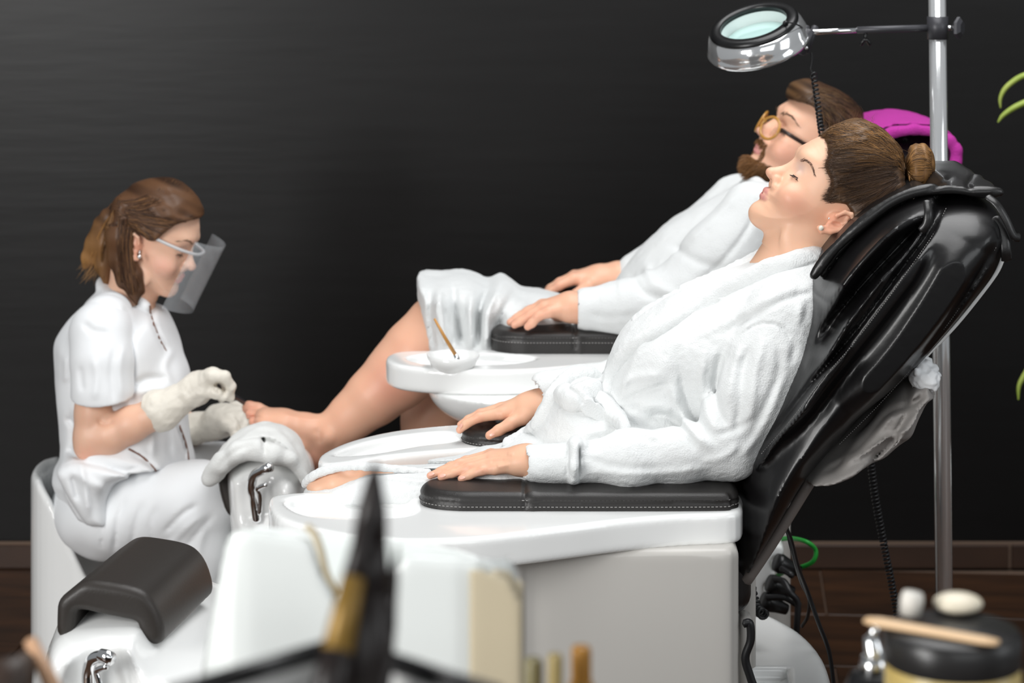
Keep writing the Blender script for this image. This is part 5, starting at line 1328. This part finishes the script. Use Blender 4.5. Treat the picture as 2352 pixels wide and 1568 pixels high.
    f.strokes([([(297,760),(305,850),(300,935)], 7, -.007), ([(345,700),(352,740),(372,785),(384,808)], 7, -.004),
      ([(310,880),(345,868),(385,872)], 8, -.005), ([(305,905),(350,895),(400,905)], 9, .004), ([(310,960),(360,950),(410,965)], 8, -.004), ([(180,780),(178,850),(172,910)], 10, -.003), ([(190,700),(215,725),(250,740)], 7, -.004), ([(285,700),(300,740),(305,780)], 6, -.004), ([(160,940),(168,1000),(160,1050)], 8, -.005), ([(150,960),(190,985)], 7, -.004), ([(200,860),(215,900),(210,925)], 7, .004), ([(262,820),(255,880),(262,925)], 7, -.004), ([(330,930),(350,990),(352,1050)], 8, .004), ([(366,900),(385,970),(392,1050)], 8, -.004), ([(150,820),(150,880)], 6, .004), ([(400,800),(380,840),(395,880)], 8, .003), ([(185,1060),(195,1120),(205,1190)], 8, .004), ([(165,1090),(180,1150)], 7, -.004),
      ([(150,1030),(200,1060),(270,1078),(340,1078)], 8, -.006), ([(230,1060),(300,1090),(350,1085)], 7, -.005), ([(300,1040),(345,1065),(365,1090)], 8, -.004), ([(160,1080),(210,1110),(250,1130)], 12, .004), ([(396,960),(418,1020),(432,1075)], 5, -.005)], ymax=4.75, soft=.05, band=.02)
    f.displace(lambda x, y, z, px, py: .003*noise3(x, y, z, .05), .02)
    tunic = f.link('tunic', M['cotton'], body)
    M['piping'] = mat('brown_piping', lin(122,86,70), .7)
    for ln in ([(345,702),(347,722),(356,750),(368,780),(382,806)], [(296,1030),(325,1046),(348,1068),(362,1084)], [(412,975),(428,1020),(436,1066)]):
        L = cr(ln, 5); W_ = [f.ray(*q) for q in L]; W_ = np.array([w for w in W_ if w is not None])
        if len(W_) > 4: Geo().tube(W_-[0,.0022,0], .0018, 6).link('piping', M['piping'], tunic)
    f = field_px(150, 670, 330, 990, 4.44, 4.72, .003)
    f.tube(pt([(250,725,4.62,.046,.05),(232,765,4.58,.056,.056),(233,830,4.555,.056,.055),(235,900,4.545,.0545,.054),(235,975,4.54,.0535,.053)]), .02)
    f.tube(pt([(234,915,4.545,.043,.043),(235,1000,4.54,.044,.044)]), .003, mode='cut')
    f.strokes([([(215,820),(222,870),(216,920)], 9, .004), ([(262,800),(255,860),(262,925)], 8, -.004), ([(190,740),(215,760),(250,765)], 8, -.004), ([(184,840),(190,900)], 7, -.003), ([(285,790),(275,850),(282,915)], 8, .003)], band=.012)
    f.plane(P(235,934,4.49), (0, .15, -1), .003)
    f.displace(lambda x, y, z, px, py: .002*noise3(x, y, z, .05), .01)
    f.link('sleeve', M['cotton'], tunic)
    # trousers
    f = field_px(110, 1050, 560, 1620, 4.42, 5.02, .0046)
    f.tube(pt([(222,1160,4.70,.085,.16),(270,1180,4.66,.08,.15)]), .02)
    f.tube(pt([(235,1182,4.60,.078,.08),(340,1168,4.58,.077,.078),(430,1150,4.56,.070,.07),(470,1140,4.56,.062,.065)]), .02)
    f.tube(pt([(466,1138,4.56,.058,.06),(450,1250,4.57,.062,.06),(420,1400,4.58,.052,.055),(400,1600,4.60,.045,.05)]), .02)
    f.tube(pt([(240,1150,4.82,.085,.085),(380,1110,4.85,.078,.08),(500,1090,4.86,.06,.065),(520,1200,4.87,.055,.06),(520,1600,4.87,.045,.05)]), .02)
    f.strokes([([(290,1140),(270,1200),(262,1270)], 7, -.005), ([(330,1150),(310,1210),(300,1270)], 7, -.005), ([(360,1160),(345,1210),(352,1250)], 7, -.004), ([(375,1225),(420,1180),(455,1160)], 7, -.007), ([(385,1260),(430,1210),(470,1180)], 8, .005), ([(400,1290),(450,1230),(490,1180)], 7, -.005), ([(236,1090),(236,1208),(234,1260)], 3, -.003), ([(470,1200),(450,1300),(430,1400)], 9, .004)], ymax=4.66, band=.02)
    f.displace(lambda x, y, z, px, py: .003*noise3(x, y, z, .05), .02)
    f.link('trousers', M['cotton'], body)
    for a, d in ((405, 4.60), (520, 4.87)):                             # white shoes
        c = P(a, 1600, d); f = Field((c[0]-.09, d-.07, -.02), (c[0]+.22, d+.07, .16), .005)
        f.tube([(c[0]-.02, d, .055, .045, .040), (c[0]+.06, d, .045, .040, .042), (c[0]+.15, d, .034, .030, .040)], .02); f.plane((0,0,.003), (0,0,-1))
        f.link('shoe', M['white_panel'], body)
    for a, d in ((400, 4.60), (520, 4.87)):
        f = field_px(a-60, 1560, a+60, 1700, d-.08, d+.08, .005)
        f.tube(pt([(a,1590,d,.045,.05),(a+2,1670,d,.043,.046)]), .01); f.link('trouser_cuff', M['cotton'], body)
    # hair: cap, falling back strand, pony tail
    f = field_px(165, 400, 490, 720, 4.52, 4.88, .0028)
    cap = [(472,516),(466,498),(462,470),(445,440),(418,418),(385,408),(345,410),(308,421),(280,440),(262,468),(257,492),(268,520),(280,545),(295,560),(303,548),(308,530),(320,524),(334,530),(344,545),(358,548),(372,538),(392,520),(420,508),(448,503),(462,506)]
    big = [(474,540),(472,500)]+cap[2:13]+[(300,600),(360,640),(440,600)]
    f.slab(pp(big, D, 3), D, .082, .062, k=.004); f.keep(pp(cap, D-.04, 2), .006)
    f.tube(pt([(290,480,4.66,.030,.05),(276,540,4.65,.030,.04),(278,590,4.645,.026,.03),(296,640,4.645,.022,.022),(308,668,4.64,.014,.014),(314,700,4.64,.003,.004)]), .01)
    f.tube(pt([(292,520,4.645,.013,.02),(293,580,4.64,.013,.016),(308,630,4.64,.014,.014),(328,668,4.645,.004,.005)]), .008)
    f.tube(pt([(262,480,4.71,.013,.02),(240,520,4.71,.022,.03),(222,560,4.71,.024,.03),(206,592,4.71,.018,.02),(196,612,4.71,.008,.01)]), .008)
    f.tube(pt([(250,500,4.69,.018,.02),(244,560,4.69,.022,.025),(240,610,4.69,.018,.02),(244,650,4.69,.008,.01)]), .01)
    f.displace(lambda x, y, z, px, py: .0028*noise3((px+py*.6)*.9*(py < 520)+px*1.6*(py >= 520), (py-px*.45)*1.6*(py < 520)+py*.12*(py >= 520), y*80, 24.), .012)
    dk, md, gd = np.array([.030,.014,.008]), np.array([.13,.062,.030]), np.array([.42,.21,.07])
    def hcol(V):
        px = CX+V[:,0]*F/V[:,1]; py = HY+(CZ-V[:,2])*F/V[:,1]
        t = np.where(py < 520, noise3(px*.25+py*.1, (py-px*.45)*1.4, V[:,1]*50, 20.), noise3(px*1.5, py*.15, V[:,1]*50, 14.))*.5+.5
        tip = np.clip((255-px)/55, 0, 1)*np.clip((py-470)/90, 0, 1); c = dk+(md-dk)*np.clip(t*1.3, 0, 1)[:,None]
        return c+(gd-c)*(np.clip(tip*(.4+.7*t), 0, 1))[:,None]
    hair = f.link('hair', M['hair'], body, hcol)
    rs = np.random.RandomState(4); paths = []
    edge = cr([(466,505),(445,505),(415,510),(390,522),(370,540),(350,548),(465,480),(450,448),(420,422),(380,414)], 8)
    for i in range(520):
        a = edge[rs.randint(len(edge))]+rs.randn(2)*3; e = np.array([268+rs.rand()*8, 482+rs.randn()*14]); sv = e-a; n = np.array([-sv[1], sv[0]])
        b = -.14 if a[1] < 500 else -.05; b = b if a[0] > 300 else 0; b += rs.randn()*.02
        paths.append([a, a+sv*.33-n*b*-1, a+sv*.67-n*b*-1, e])
    for i in range(260):
        x0 = 272+rs.rand()*36; paths.append([(x0, 500+rs.rand()*40), (x0-4+rs.randn()*3, 560), (x0+2+rs.randn()*3, 620), (x0+10+rs.randn()*3, 650+rs.rand()*30)])
    for i in range(260):
        t = rs.rand(); paths.append([(262-4*t, 482+6*t), (246-8*t+rs.randn()*4, 525), (232-22*t+rs.randn()*4, 570), (240-44*t, 632-26*t+rs.randn()*6)])
    def hc2(r_, W):
        px = CX+W[-1,0]*F/W[-1,1]; t = r_.rand(); c = dk+(md-dk)*t; return c+(gd-c)*(np.clip((262-px)/40, 0, 1)*(.4+.6*t)+(.25 if t > .85 else 0))
    strands(f, paths, .0007, hc2, 'hair_strands', hair, off=.0014, n=9)
    g = Geo(); g.lathe([(.009,-.006),(.013,0),(.009,.006)], P(263,483,4.69), (.8,0,.5), 16); g.link('hair_tie', M['cable'], hair)
    # wispy ends
    g = Geo()
    for i in range(90):
        a = P(205+rs.rand()*40, 575+rs.rand()*40, 4.69+rs.rand()*.03); g.tube([a, a+[-.006-.006*rs.rand(),0,-.012], a+[-.012-.016*rs.rand(),0,-.022-.014*rs.rand()]], [.0006,.0004,.0001], 4, False, col=(.34,.18,.07))
    g.link('loose_hair', M['hair'], hair, colors=True)
    # brow and lashes
    B = [(.0885,.043),(.088,.048),(.080,.050),(.066,.044)]
    for sd in (-1, 1): brow_strands([np.array(b) for b in B], hf, org, R, 1, 60, .006, .0004, (.12,.07,.04), body, side=sd)
    lash(body, org, R, .0655, 40, (.03,.018,.012), 1.2)
    # earring
    a = P(320,589,4.615)
    g = Geo(); g.lathe([(0,-.004),(.003,-.003),(.0042,0),(.003,.003),(0,.004)], a, (0,0,1), 14); g.tube([a+[0,0,.003], a+[0,.004,.012]], .0009, 6); g.link('drop_earring', M['chrome'], body)
    # face shield: temple arm, brow bar, curved clear visor
    vi = link('face_shield', *visor(org, R), M['glass'], body, label='clear plastic face shield')
    M['clear_frame'] = mat('clear_frame', lin(226,228,230), .25, spec=.6, trans=.35)
    g = Geo()
    for sd in (1, -1):
        g.tube(cr([to_world(q, org, R) for q in [(-.002, sd*.078, .035), (.03, sd*.077, .035), (.060, sd*.070, .033), (.088, sd*.055, .031), (.108, sd*.030, .030), (.112, 0, .030)]], 5), .0032, 8)
        g.link('frame', M['clear_frame'], vi); g = Geo()
    # file in the near hand
    g = Geo(); a, b = P(500,884,4.53), P(566,928,4.66); d = (b-a)/np.linalg.norm(b-a)
    g.tube([a, a+d*.02, b-d*.012, b], [.003,.0048,.0048,.003], 8, flat=.35)
    g.link('nail_file', M['dark_metal'], None, label='dark nail file held against the toes by the gloved hand', cat='file')
def visor(org, R):
    V = []; n, m = 22, 10
    for th in (0, .0012):
        for i in range(n):
            a = math.radians(-62+124*i/(n-1))
            for j in range(m):
                t = j/(m-1); r = .088+.002*t-th
                p = (.040+.012*t*0+r*math.cos(a)*(1)+.012*(1-t)+.010, 1.02*r*math.sin(a), .062-.150*t)
                V.append(to_world(p, org, R))
    Q = []
    k = n*m
    for i in range(n-1):
        for j in range(m-1):
            a = i*m+j; Q.append([a, a+m, a+m+1, a+1]); Q.append([k+a, k+a+1, k+a+m+1, k+a+m])
    for i in range(n-1): Q.append([i*m, k+i*m, k+(i+1)*m, (i+1)*m]); Q.append([i*m+m-1, (i+1)*m+m-1, k+(i+1)*m+m-1, k+i*m+m-1])
    for j in range(m-1): Q.append([j, j+1, k+j+1, k+j]); Q.append([(n-1)*m+j, k+(n-1)*m+j, k+(n-1)*m+j+1, (n-1)*m+j+1])
    Q = [q[::-1] for q in Q]; return np.array(V), np.array(Q)
build_therapist()

# ------------------------------------------------------------------ THE RECLINING MAN
def build_man():
    D = 4.72; SCL = 1.03; org = P(1852, 362, D); fwd, up = (-.85,-.527), (.527,-.85)
    def hl(px, py):
        dx, dy = (px-1852)*D/F/SCL, (py-362)*D/F/SCL; return (fwd[0]*dx+fwd[1]*dy, up[0]*dx+up[1]*dy)
    nk = [(-.028,0,-.02,.054,.052)]+[(hl(*q)[0], 0, hl(*q)[1], r, r2) for q, r, r2 in (((1815,425),.056,.056), ((1785,470),.058,.062), ((1760,520),.07,.09))]
    V, Q, C, hf = head_mesh(h=.0019, neck=nk, male=1, lips=(.70,.30,.28), base=SKIN['m'], blush=(.78,.32,.24))
    W, R = place(V*SCL, org, fwd, up, yaw=9); Qh = Q
    P3 = (W-org) @ R/SCL; A = np.c_[P3[:,0], np.abs(P3[:,1]), P3[:,2]]
    bx = np.array([hc_(1728,486)[0], hc_(1728,486)[1]])
    zl = np.interp(A[:,0], [-.01,.03,.06,.08,.10], [-.030,-.040,-.046,-.050,-.052])
    reg = (A[:,2] < zl) & (A[:,2] > -.105) & (A[:,0] > .005) & ~((A[:,0] < .05) & (A[:,2] < -.085))
    mou = (A[:,0] > .078) & (A[:,1] < .026) & (A[:,2] < -.014-.12*A[:,1]) & (A[:,2] > -.024-.2*A[:,1])
    side = (A[:,1] > .021) & (A[:,1] < .029) & (A[:,0] > .06) & (A[:,2] < -.022) & (A[:,2] > -.055)
    lipz = (A[:,1] < .022) & (A[:,2] > -.052) & (A[:,0] > .08)
    reg = (reg & ~lipz) | mou | side
    C[reg] = C[reg]*.35+np.array([.20,.10,.045])*.65
    parts = [(W, Q, C)]
    f = field_px(940, 440, 1900, 1000, 4.42, 5.04, .0065)
    f.tube(pt([(1760,500,D,.05,.08), (1720,600,D,.08,.11), (1620,720,D,.08,.12), (1500,740,D,.06,.12)]), .02)
    f.tube(pt([(1650,560,4.54,.04), (1560,690,4.52,.035), (1400,712,4.51,.03)]), .01)
    v, q = f.mesh(); parts.append((v, q, cols(v, SKIN['m'])))
    # stretched leg and foot
    f = field_px(535, 680, 1150, 1100, 4.42, 4.86, .0030)
    f.tube(pt([(1090,740,4.66,.05),(1005,752,4.64,.058),(960,812,4.63,.066),(915,862,4.625,.062),(858,912,4.62,.052),(808,955,4.62,.042),(768,990,4.62,.037)]), .02)
    f.tube(pt([(768,990,4.62,.037,.034),(740,1008,4.62,.040,.034),(700,990,4.62,.032,.036),(650,975,4.62,.027,.042),(610,962,4.62,.022,.044)]), .015)
    f.tube(pt([(755,1010,4.62,.034,.032),(738,1040,4.62,.029,.028),(728,1058,4.62,.022,.024)]), .012)
    f.tube(pt([(728,1045,4.62,.022,.025),(690,1018,4.61,.018,.036),(650,998,4.61,.018,.042),(618,985,4.61,.016,.044)]), .012)
    f.ell(P(752,1005,4.585), (.013,.01,.013), .01)
    toes = []
    for k, (a, b, a2, b2, d, r) in enumerate([(612,952,572,936,4.655,.0135), (608,960,574,952,4.633,.0095), (610,968,582,967,4.615,.0092), (614,976,594,980,4.60,.0088), (620,984,608,992,4.585,.0084)]):
        ch = pt([(a,b,d,r*1.1),((a+a2)/2,(b+b2)/2-3,d,r),(a2,b2,d,r)]); f.tube(ch, .0035); toes.append(tuple(P(a2,b2,d))+(.014,))
    f.strokes([([(640,948),(700,962),(748,962)], 4, .0015), ([(720,985),(735,1000),(730,1020)], 8, -.002), ([(560,955),(600,958)], 2, -.003)], band=.01)
    v, q = f.mesh(); parts.append((v, q, cols(v, SKIN['m'], toes+[tuple(P(728,1060,4.6))+(.03,), tuple(P(900,880,4.56))+(.05,)])))
    # folded leg, below the tray
    f = field_px(760, 760, 1140, 1330, 4.60, 5.0, .005)
    f.tube(pt([(1060,800,4.82,.05),(1030,880,4.80,.060),(990,960,4.80,.056),(978,1040,4.80,.050),(966,1200,4.80,.034)]), .02)
    f.tube(pt([(968,1215,4.80,.036),(962,1250,4.80,.038),(900,1268,4.80,.030,.038),(835,1284,4.80,.020,.042)]), .02)
    v, q = f.mesh(); parts.append((v, q, cols(v, SKIN['m'])))
    # hands
    f = field_px(1150, 655, 1420, 775, 4.42, 4.62, .0022)
    fg = [[(1262,716,4.480,.0105),(1236,726,4.478,.0085),(1222,742,4.478,.0078),(1212,750,4.478,.0070)],
          [(1250,706,4.500,.0115),(1218,724,4.498,.0090),(1196,738,4.498,.0080),(1182,746,4.498,.0072)],
          [(1246,702,4.520,.0118),(1212,716,4.520,.0092),(1188,730,4.520,.0080),(1172,740,4.520,.0072)],
          [(1248,702,4.542,.0112),(1218,712,4.545,.0088),(1196,724,4.545,.0078),(1182,734,4.545,.0070)],
          [(1290,722,4.560,.012),(1262,734,4.580,.0095),(1240,740,4.585,.008)]]
    hand(f, tuple(P(1310,705,4.51))+(.024,.030), [pt(c) for c in fg], .005, .010)
    f.tube(pt([(1310,705,4.51,.024,.030),(1345,708,4.51,.027,.030),(1400,712,4.51,.030,.032)]), .012)
    v, q = f.mesh(); parts.append((v, q, cols(v, SKIN['m'], [tuple(P(*c[i][:3]))+(.010,) for c in fg[:4] for i in (0,1,3)])))
    f = field_px(1225, 595, 1480, 740, 4.80, 5.04, .0024)
    fg = [[(1318,640,4.90,.012),(1284,656,4.89,.0092),(1262,670,4.888,.0082),(1248,680,4.888,.0072)],
          [(1318,636,4.92,.012),(1286,648,4.92,.0092),(1264,662,4.92,.0082),(1252,674,4.92,.0072)],
          [(1320,634,4.94,.012),(1292,646,4.945,.009),(1272,658,4.945,.008),(1262,668,4.945,.007)],
          [(1326,636,4.96,.011),(1302,648,4.965,.0085),(1286,658,4.965,.0075)],
          [(1352,656,4.885,.014),(1322,678,4.870,.011),(1296,690,4.865,.0095),(1282,694,4.86,.008)]]
    hand(f, tuple(P(1375,642,4.92))+(.026,.032), [pt(c) for c in fg], .005, .010)
    f.tube(pt([(1375,642,4.92,.026,.032),(1420,636,4.92,.030,.032),(1475,640,4.92,.036,.036)]), .012)
    v, q = f.mesh(); parts.append((v, q, cols(v, SKIN['m'], [tuple(P(*c[i][:3]))+(.010,) for c in fg[:4] for i in (0,1)])))
    V, Q, C = join(parts)
    body = link('person', V, Q, M['skin'], None, True, C, loc=P(1500,760,4.72), label='bearded man with glasses and white robe reclining behind the woman, bare foot stretched out', cat='person')
    # robe
    f = field_px(1325, 395, 1930, 800, 4.40, 5.08, .0042)
    rb = [(1727,413),(1752,425),(1790,440),(1850,470),(1880,520),(1850,640),(1780,740),(1700,785),(1560,790),(1420,770),(1372,744),(1352,700),(1366,676),(1402,664),(1432,622),(1462,578),(1500,540),(1545,508),(1600,476),(1650,448),(1690,428)]
    f.slab(pp(rb, D, 4), D, .20, .11, k=.01)
    f.tube(pt([(1740,500,4.56,.07),(1660,600,4.53,.072),(1580,680,4.51,.064),(1500,704,4.51,.054),(1430,708,4.51,.045),(1348,710,4.51,.040,.042)]), .03)
    f.tube(pt([(1290,708,4.51,.030,.034),(1332,709,4.51,.030,.034)]), .003, mode='cut')
    f.tube(pt([(1700,480,4.88,.07),(1580,570,4.90,.06),(1470,630,4.92,.048)]), .03)
    f.strokes([([(1348,720),(1400,728),(1470,722)], 8, -.003), ([(1480,600),(1500,650),(1560,680)], 10, .005), ([(1452,640),(1480,672),(1530,690)], 8, -.006), ([(1540,560),(1600,600),(1680,620)], 10, -.004), ([(1750,440),(1720,520),(1660,600),(1600,650)], 6, -.006), ([(1700,440),(1640,500),(1570,560)], 12, .005), ([(1376,676),(1378,745)], 3, -.003)], ymax=4.8, soft=.05, band=.02)
    f.displace(lambda x, y, z, px, py: .004*noise3(x, y, z, .07)*(px > 1420)+.0008*noise3(x, y, z, .02)+.0005*noise3(x, y, z, .007), .02)
    robe = f.link('robe', M['robe'], body)
    f = field_px(1680, 400, 1800, 560, 4.52, 4.9, .004)
    f.tube(pt([(1765,445,4.60,.018,.03),(1738,422,4.66,.012,.03),(1716,420,4.72,.010,.02),(1700,432,4.74,.008,.015)]), .008); f.tube(pt([(1765,440,4.60,.016,.03),(1740,480,4.54,.016,.03),(1710,540,4.52,.014,.03)]), .008); f.link('collar', M['robe'], robe)
    f = field_px(935, 615, 1420, 955, 4.46, 5.0, .0044)
    sk = [(957,642),(966,635),(1000,637),(1060,637),(1095,646),(1120,657),(1146,644),(1170,652),(1196,672),(1216,676),(1250,680),(1300,696),(1350,705),(1390,740),(1390,800),(1330,870),(1200,900),(1100,905),(1078,932),(1050,940),(1024,930),(1000,906),(985,850),(976,800),(966,730),(958,680)]
    f.slab(pp(sk, 4.68, 3), 4.71, .17, .035, k=.01)
    f.strokes([([(1010,650),(1010,720),(1030,800)], 10, .006), ([(1040,650),(1048,720),(1062,800)], 9, -.007), ([(1085,660),(1080,730),(1090,800)], 11, .006), ([(1120,662),(1100,720),(1096,800)], 8, -.009), ([(1146,655),(1120,720),(1116,800)], 9, .007), ([(1180,670),(1150,730),(1140,800)], 9, -.006), ([(1215,680),(1180,730),(1170,760)], 9, .005), ([(1240,690),(1205,740)], 7, -.005), ([(985,655),(990,740),(1000,810)], 7, -.004)], ymax=4.75, soft=.05, band=.025)
    f.displace(lambda x, y, z, px, py: .003*noise3(x, y, z, .05)+.0007*noise3(x, y, z, .007), .02)
    f.link('robe_skirt', M['robe'], robe)
    # hair
    f = field_px(1770, 170, 2010, 360, 4.56, 4.90, .0026)
    cap = [(1812,232),(1808,215),(1814,200),(1830,187),(1852,182),(1878,186),(1905,196),(1935,208),(1962,228),(1982,250),(1992,280),(1990,320),(1970,345),(1930,340),(1900,330),(1886,310),(1884,280),(1878,255),(1862,240),(1842,234),(1826,232)]
    big = [(1790,270),(1806,225),(1814,200)]+cap[3:14]+[(1900,420),(1820,380),(1790,320)]
    f.slab(pp(big, 4.70, 3), D, .086, .06, k=.004); f.keep(pp(cap, D-.05, 2), .006)
    f.displace(lambda x, y, z, px, py: .0022*noise3(px*.25, (py-px*.4)*1.4, y*80, 22.), .01)
    dk, md, gd = np.array([.020,.010,.006]), np.array([.075,.036,.018]), np.array([.22,.12,.05])
    def hcol(V):
        px = CX+V[:,0]*F/V[:,1]; py = HY+(CZ-V[:,2])*F/V[:,1]
        t = noise3(px*.25, (py-px*.5)*1.5, V[:,1]*50, 18.)*.5+.5; fr = np.clip((1880-px)/70, 0, 1)
        c = dk+(md-dk)*t[:,None]; return c+(gd-c)*(fr*t*.7)[:,None]
    hair = f.link('hair', M['hair'], body, hcol)
    rs = np.random.RandomState(9); paths = []
    for i in range(380):
        a = np.array([1812+rs.rand()*70, 236+rs.rand()*20]); a[1] = min(a[1], 236+max(0, (a[0]-1840))*.5); e = np.array([1890+rs.rand()*95, 205+rs.rand()*110])
        s_ = e-a; n = np.array([s_[1], -s_[0]]); paths.append([a, a+s_*.3+n*.22, a+s_*.65+n*.18, e])
    strands(f, paths, .0007, lambda r_, W: dk+(md-dk)*r_.rand()+(gd-md)*.5*(r_.rand() > .7), 'hair_strands', hair, off=.0014, n=8)
    # beard and moustache, grown on the jaw as many short hairs over a thin shell
    bv = []; g = Geo()
    fw = {}
    nv = np.zeros_like(W); q = Qh; e1 = W[q[:,2]]-W[q[:,0]]; e2 = W[q[:,3]]-W[q[:,1]]; fn = np.cross(e1, e2)
    for k in range(4): np.add.at(nv, q[:,k], fn)
    nv /= np.linalg.norm(nv, axis=1)[:,None]+1e-9
    idx = np.nonzero(reg)[0]; idx = idx[idx < len(nv)]; pick = rs.choice(idx, 3600)
    dn = R @ np.array([.35,0,-1.0])
    for i in pick:
        big = A[i,2] < -.05 and not mou[i]; l = (.011+.007*rs.rand())*(1 if big else .45)*(.4+.6*np.clip(A[i,0]/.05, 0, 1)); p = W[i]-nv[i]*.001; d = nv[i]*.75+dn*.45+rs.randn(3)*.14; d /= np.linalg.norm(d)
        t = rs.rand(); f_ = np.clip((A[i,0]-.03)/.05, 0, 1); c = np.array([.05,.024,.012])*(1-f_)+np.array([.20,.095,.035])*f_; c = c*(.6+.8*t)
        g.tube([p, p+d*l*.55, p+d*l+dn*l*.25], [.0007,.0006,.0002], 4, False, col=c)
    g.link('beard', M['hair'], body, colors=True)
    B = [(.0905,.045),(.090,.050),(.081,.052),(.066,.046)]
    for sd in (1, -1): brow_strands([np.array(b) for b in B], hf, org, R*SCL, 1, 80, .008, .0005, (.08,.04,.02), body, side=sd)
    lash(body, org, R*SCL, .0655, 40, (.03,.018,.012), 1.2)
    # round amber glasses
    M['amber'] = mat('amber_acetate', lin(206,152,72), .2, spec=.6, trans=.3, coat=.4); M['lens_glass'] = mat('spectacle_lens', (1,1,1,1), .02, trans=1, ior=1.08)
    RS = R*SCL; gl_ = empty('glasses', to_world((.1,0,.02), org, RS)-np.array(body.location)); gl_.parent = body
    for sd in (1, -1):
        c = np.array([.1035, sd*.034, .013]); ring_ = []
        for a in np.linspace(0, 2*np.pi, 33):
            y = .0245*math.cos(a); z = .0215*math.sin(a); ring_.append(to_world(c+np.array([-.010*(y*sd/.025)-.002, y, z]), org, RS))
        g = Geo(); g.tube(ring_, .0029, 8, False); g.link('frame', M['amber'], gl_)
        V2 = [to_world(c, org, RS)]+ring_[:-1]; T = np.array([[0, 1+i, 1+(i+1) % 32] for i in range(32)])
        V3 = np.array(V2); V4 = np.vstack([V3, V3+RS @ np.array([-.001,0,0])]); T2 = np.vstack([T, T[:, ::-1]+33])
        Qs = np.array([[1+i, 34+i, 34+(i+1) % 32, 1+(i+1) % 32] for i in range(32)])
        link('lens', V4, [T2, Qs], M['lens_glass'], gl_)
        g = Geo(); g.tube(cr([to_world(q, org, RS) for q in [(.090, sd*.060, .022), (.070, sd*.075, .022), (.03, sd*.079, .022), (-.005, sd*.079, .020), (-.02, sd*.074, .0)]], 5), .0042, 8, flat=.5); g.link('temple', mat('tortoise_temple', lin(48,32,26), .25), gl_)
    g = Geo(); g.tube(cr([to_world(q, org, RS) for q in [(.107,.012,.018),(.112,0,.021),(.107,-.012,.018)]], 5), .0024, 8); g.link('bridge', M['amber'], gl_)
build_man()
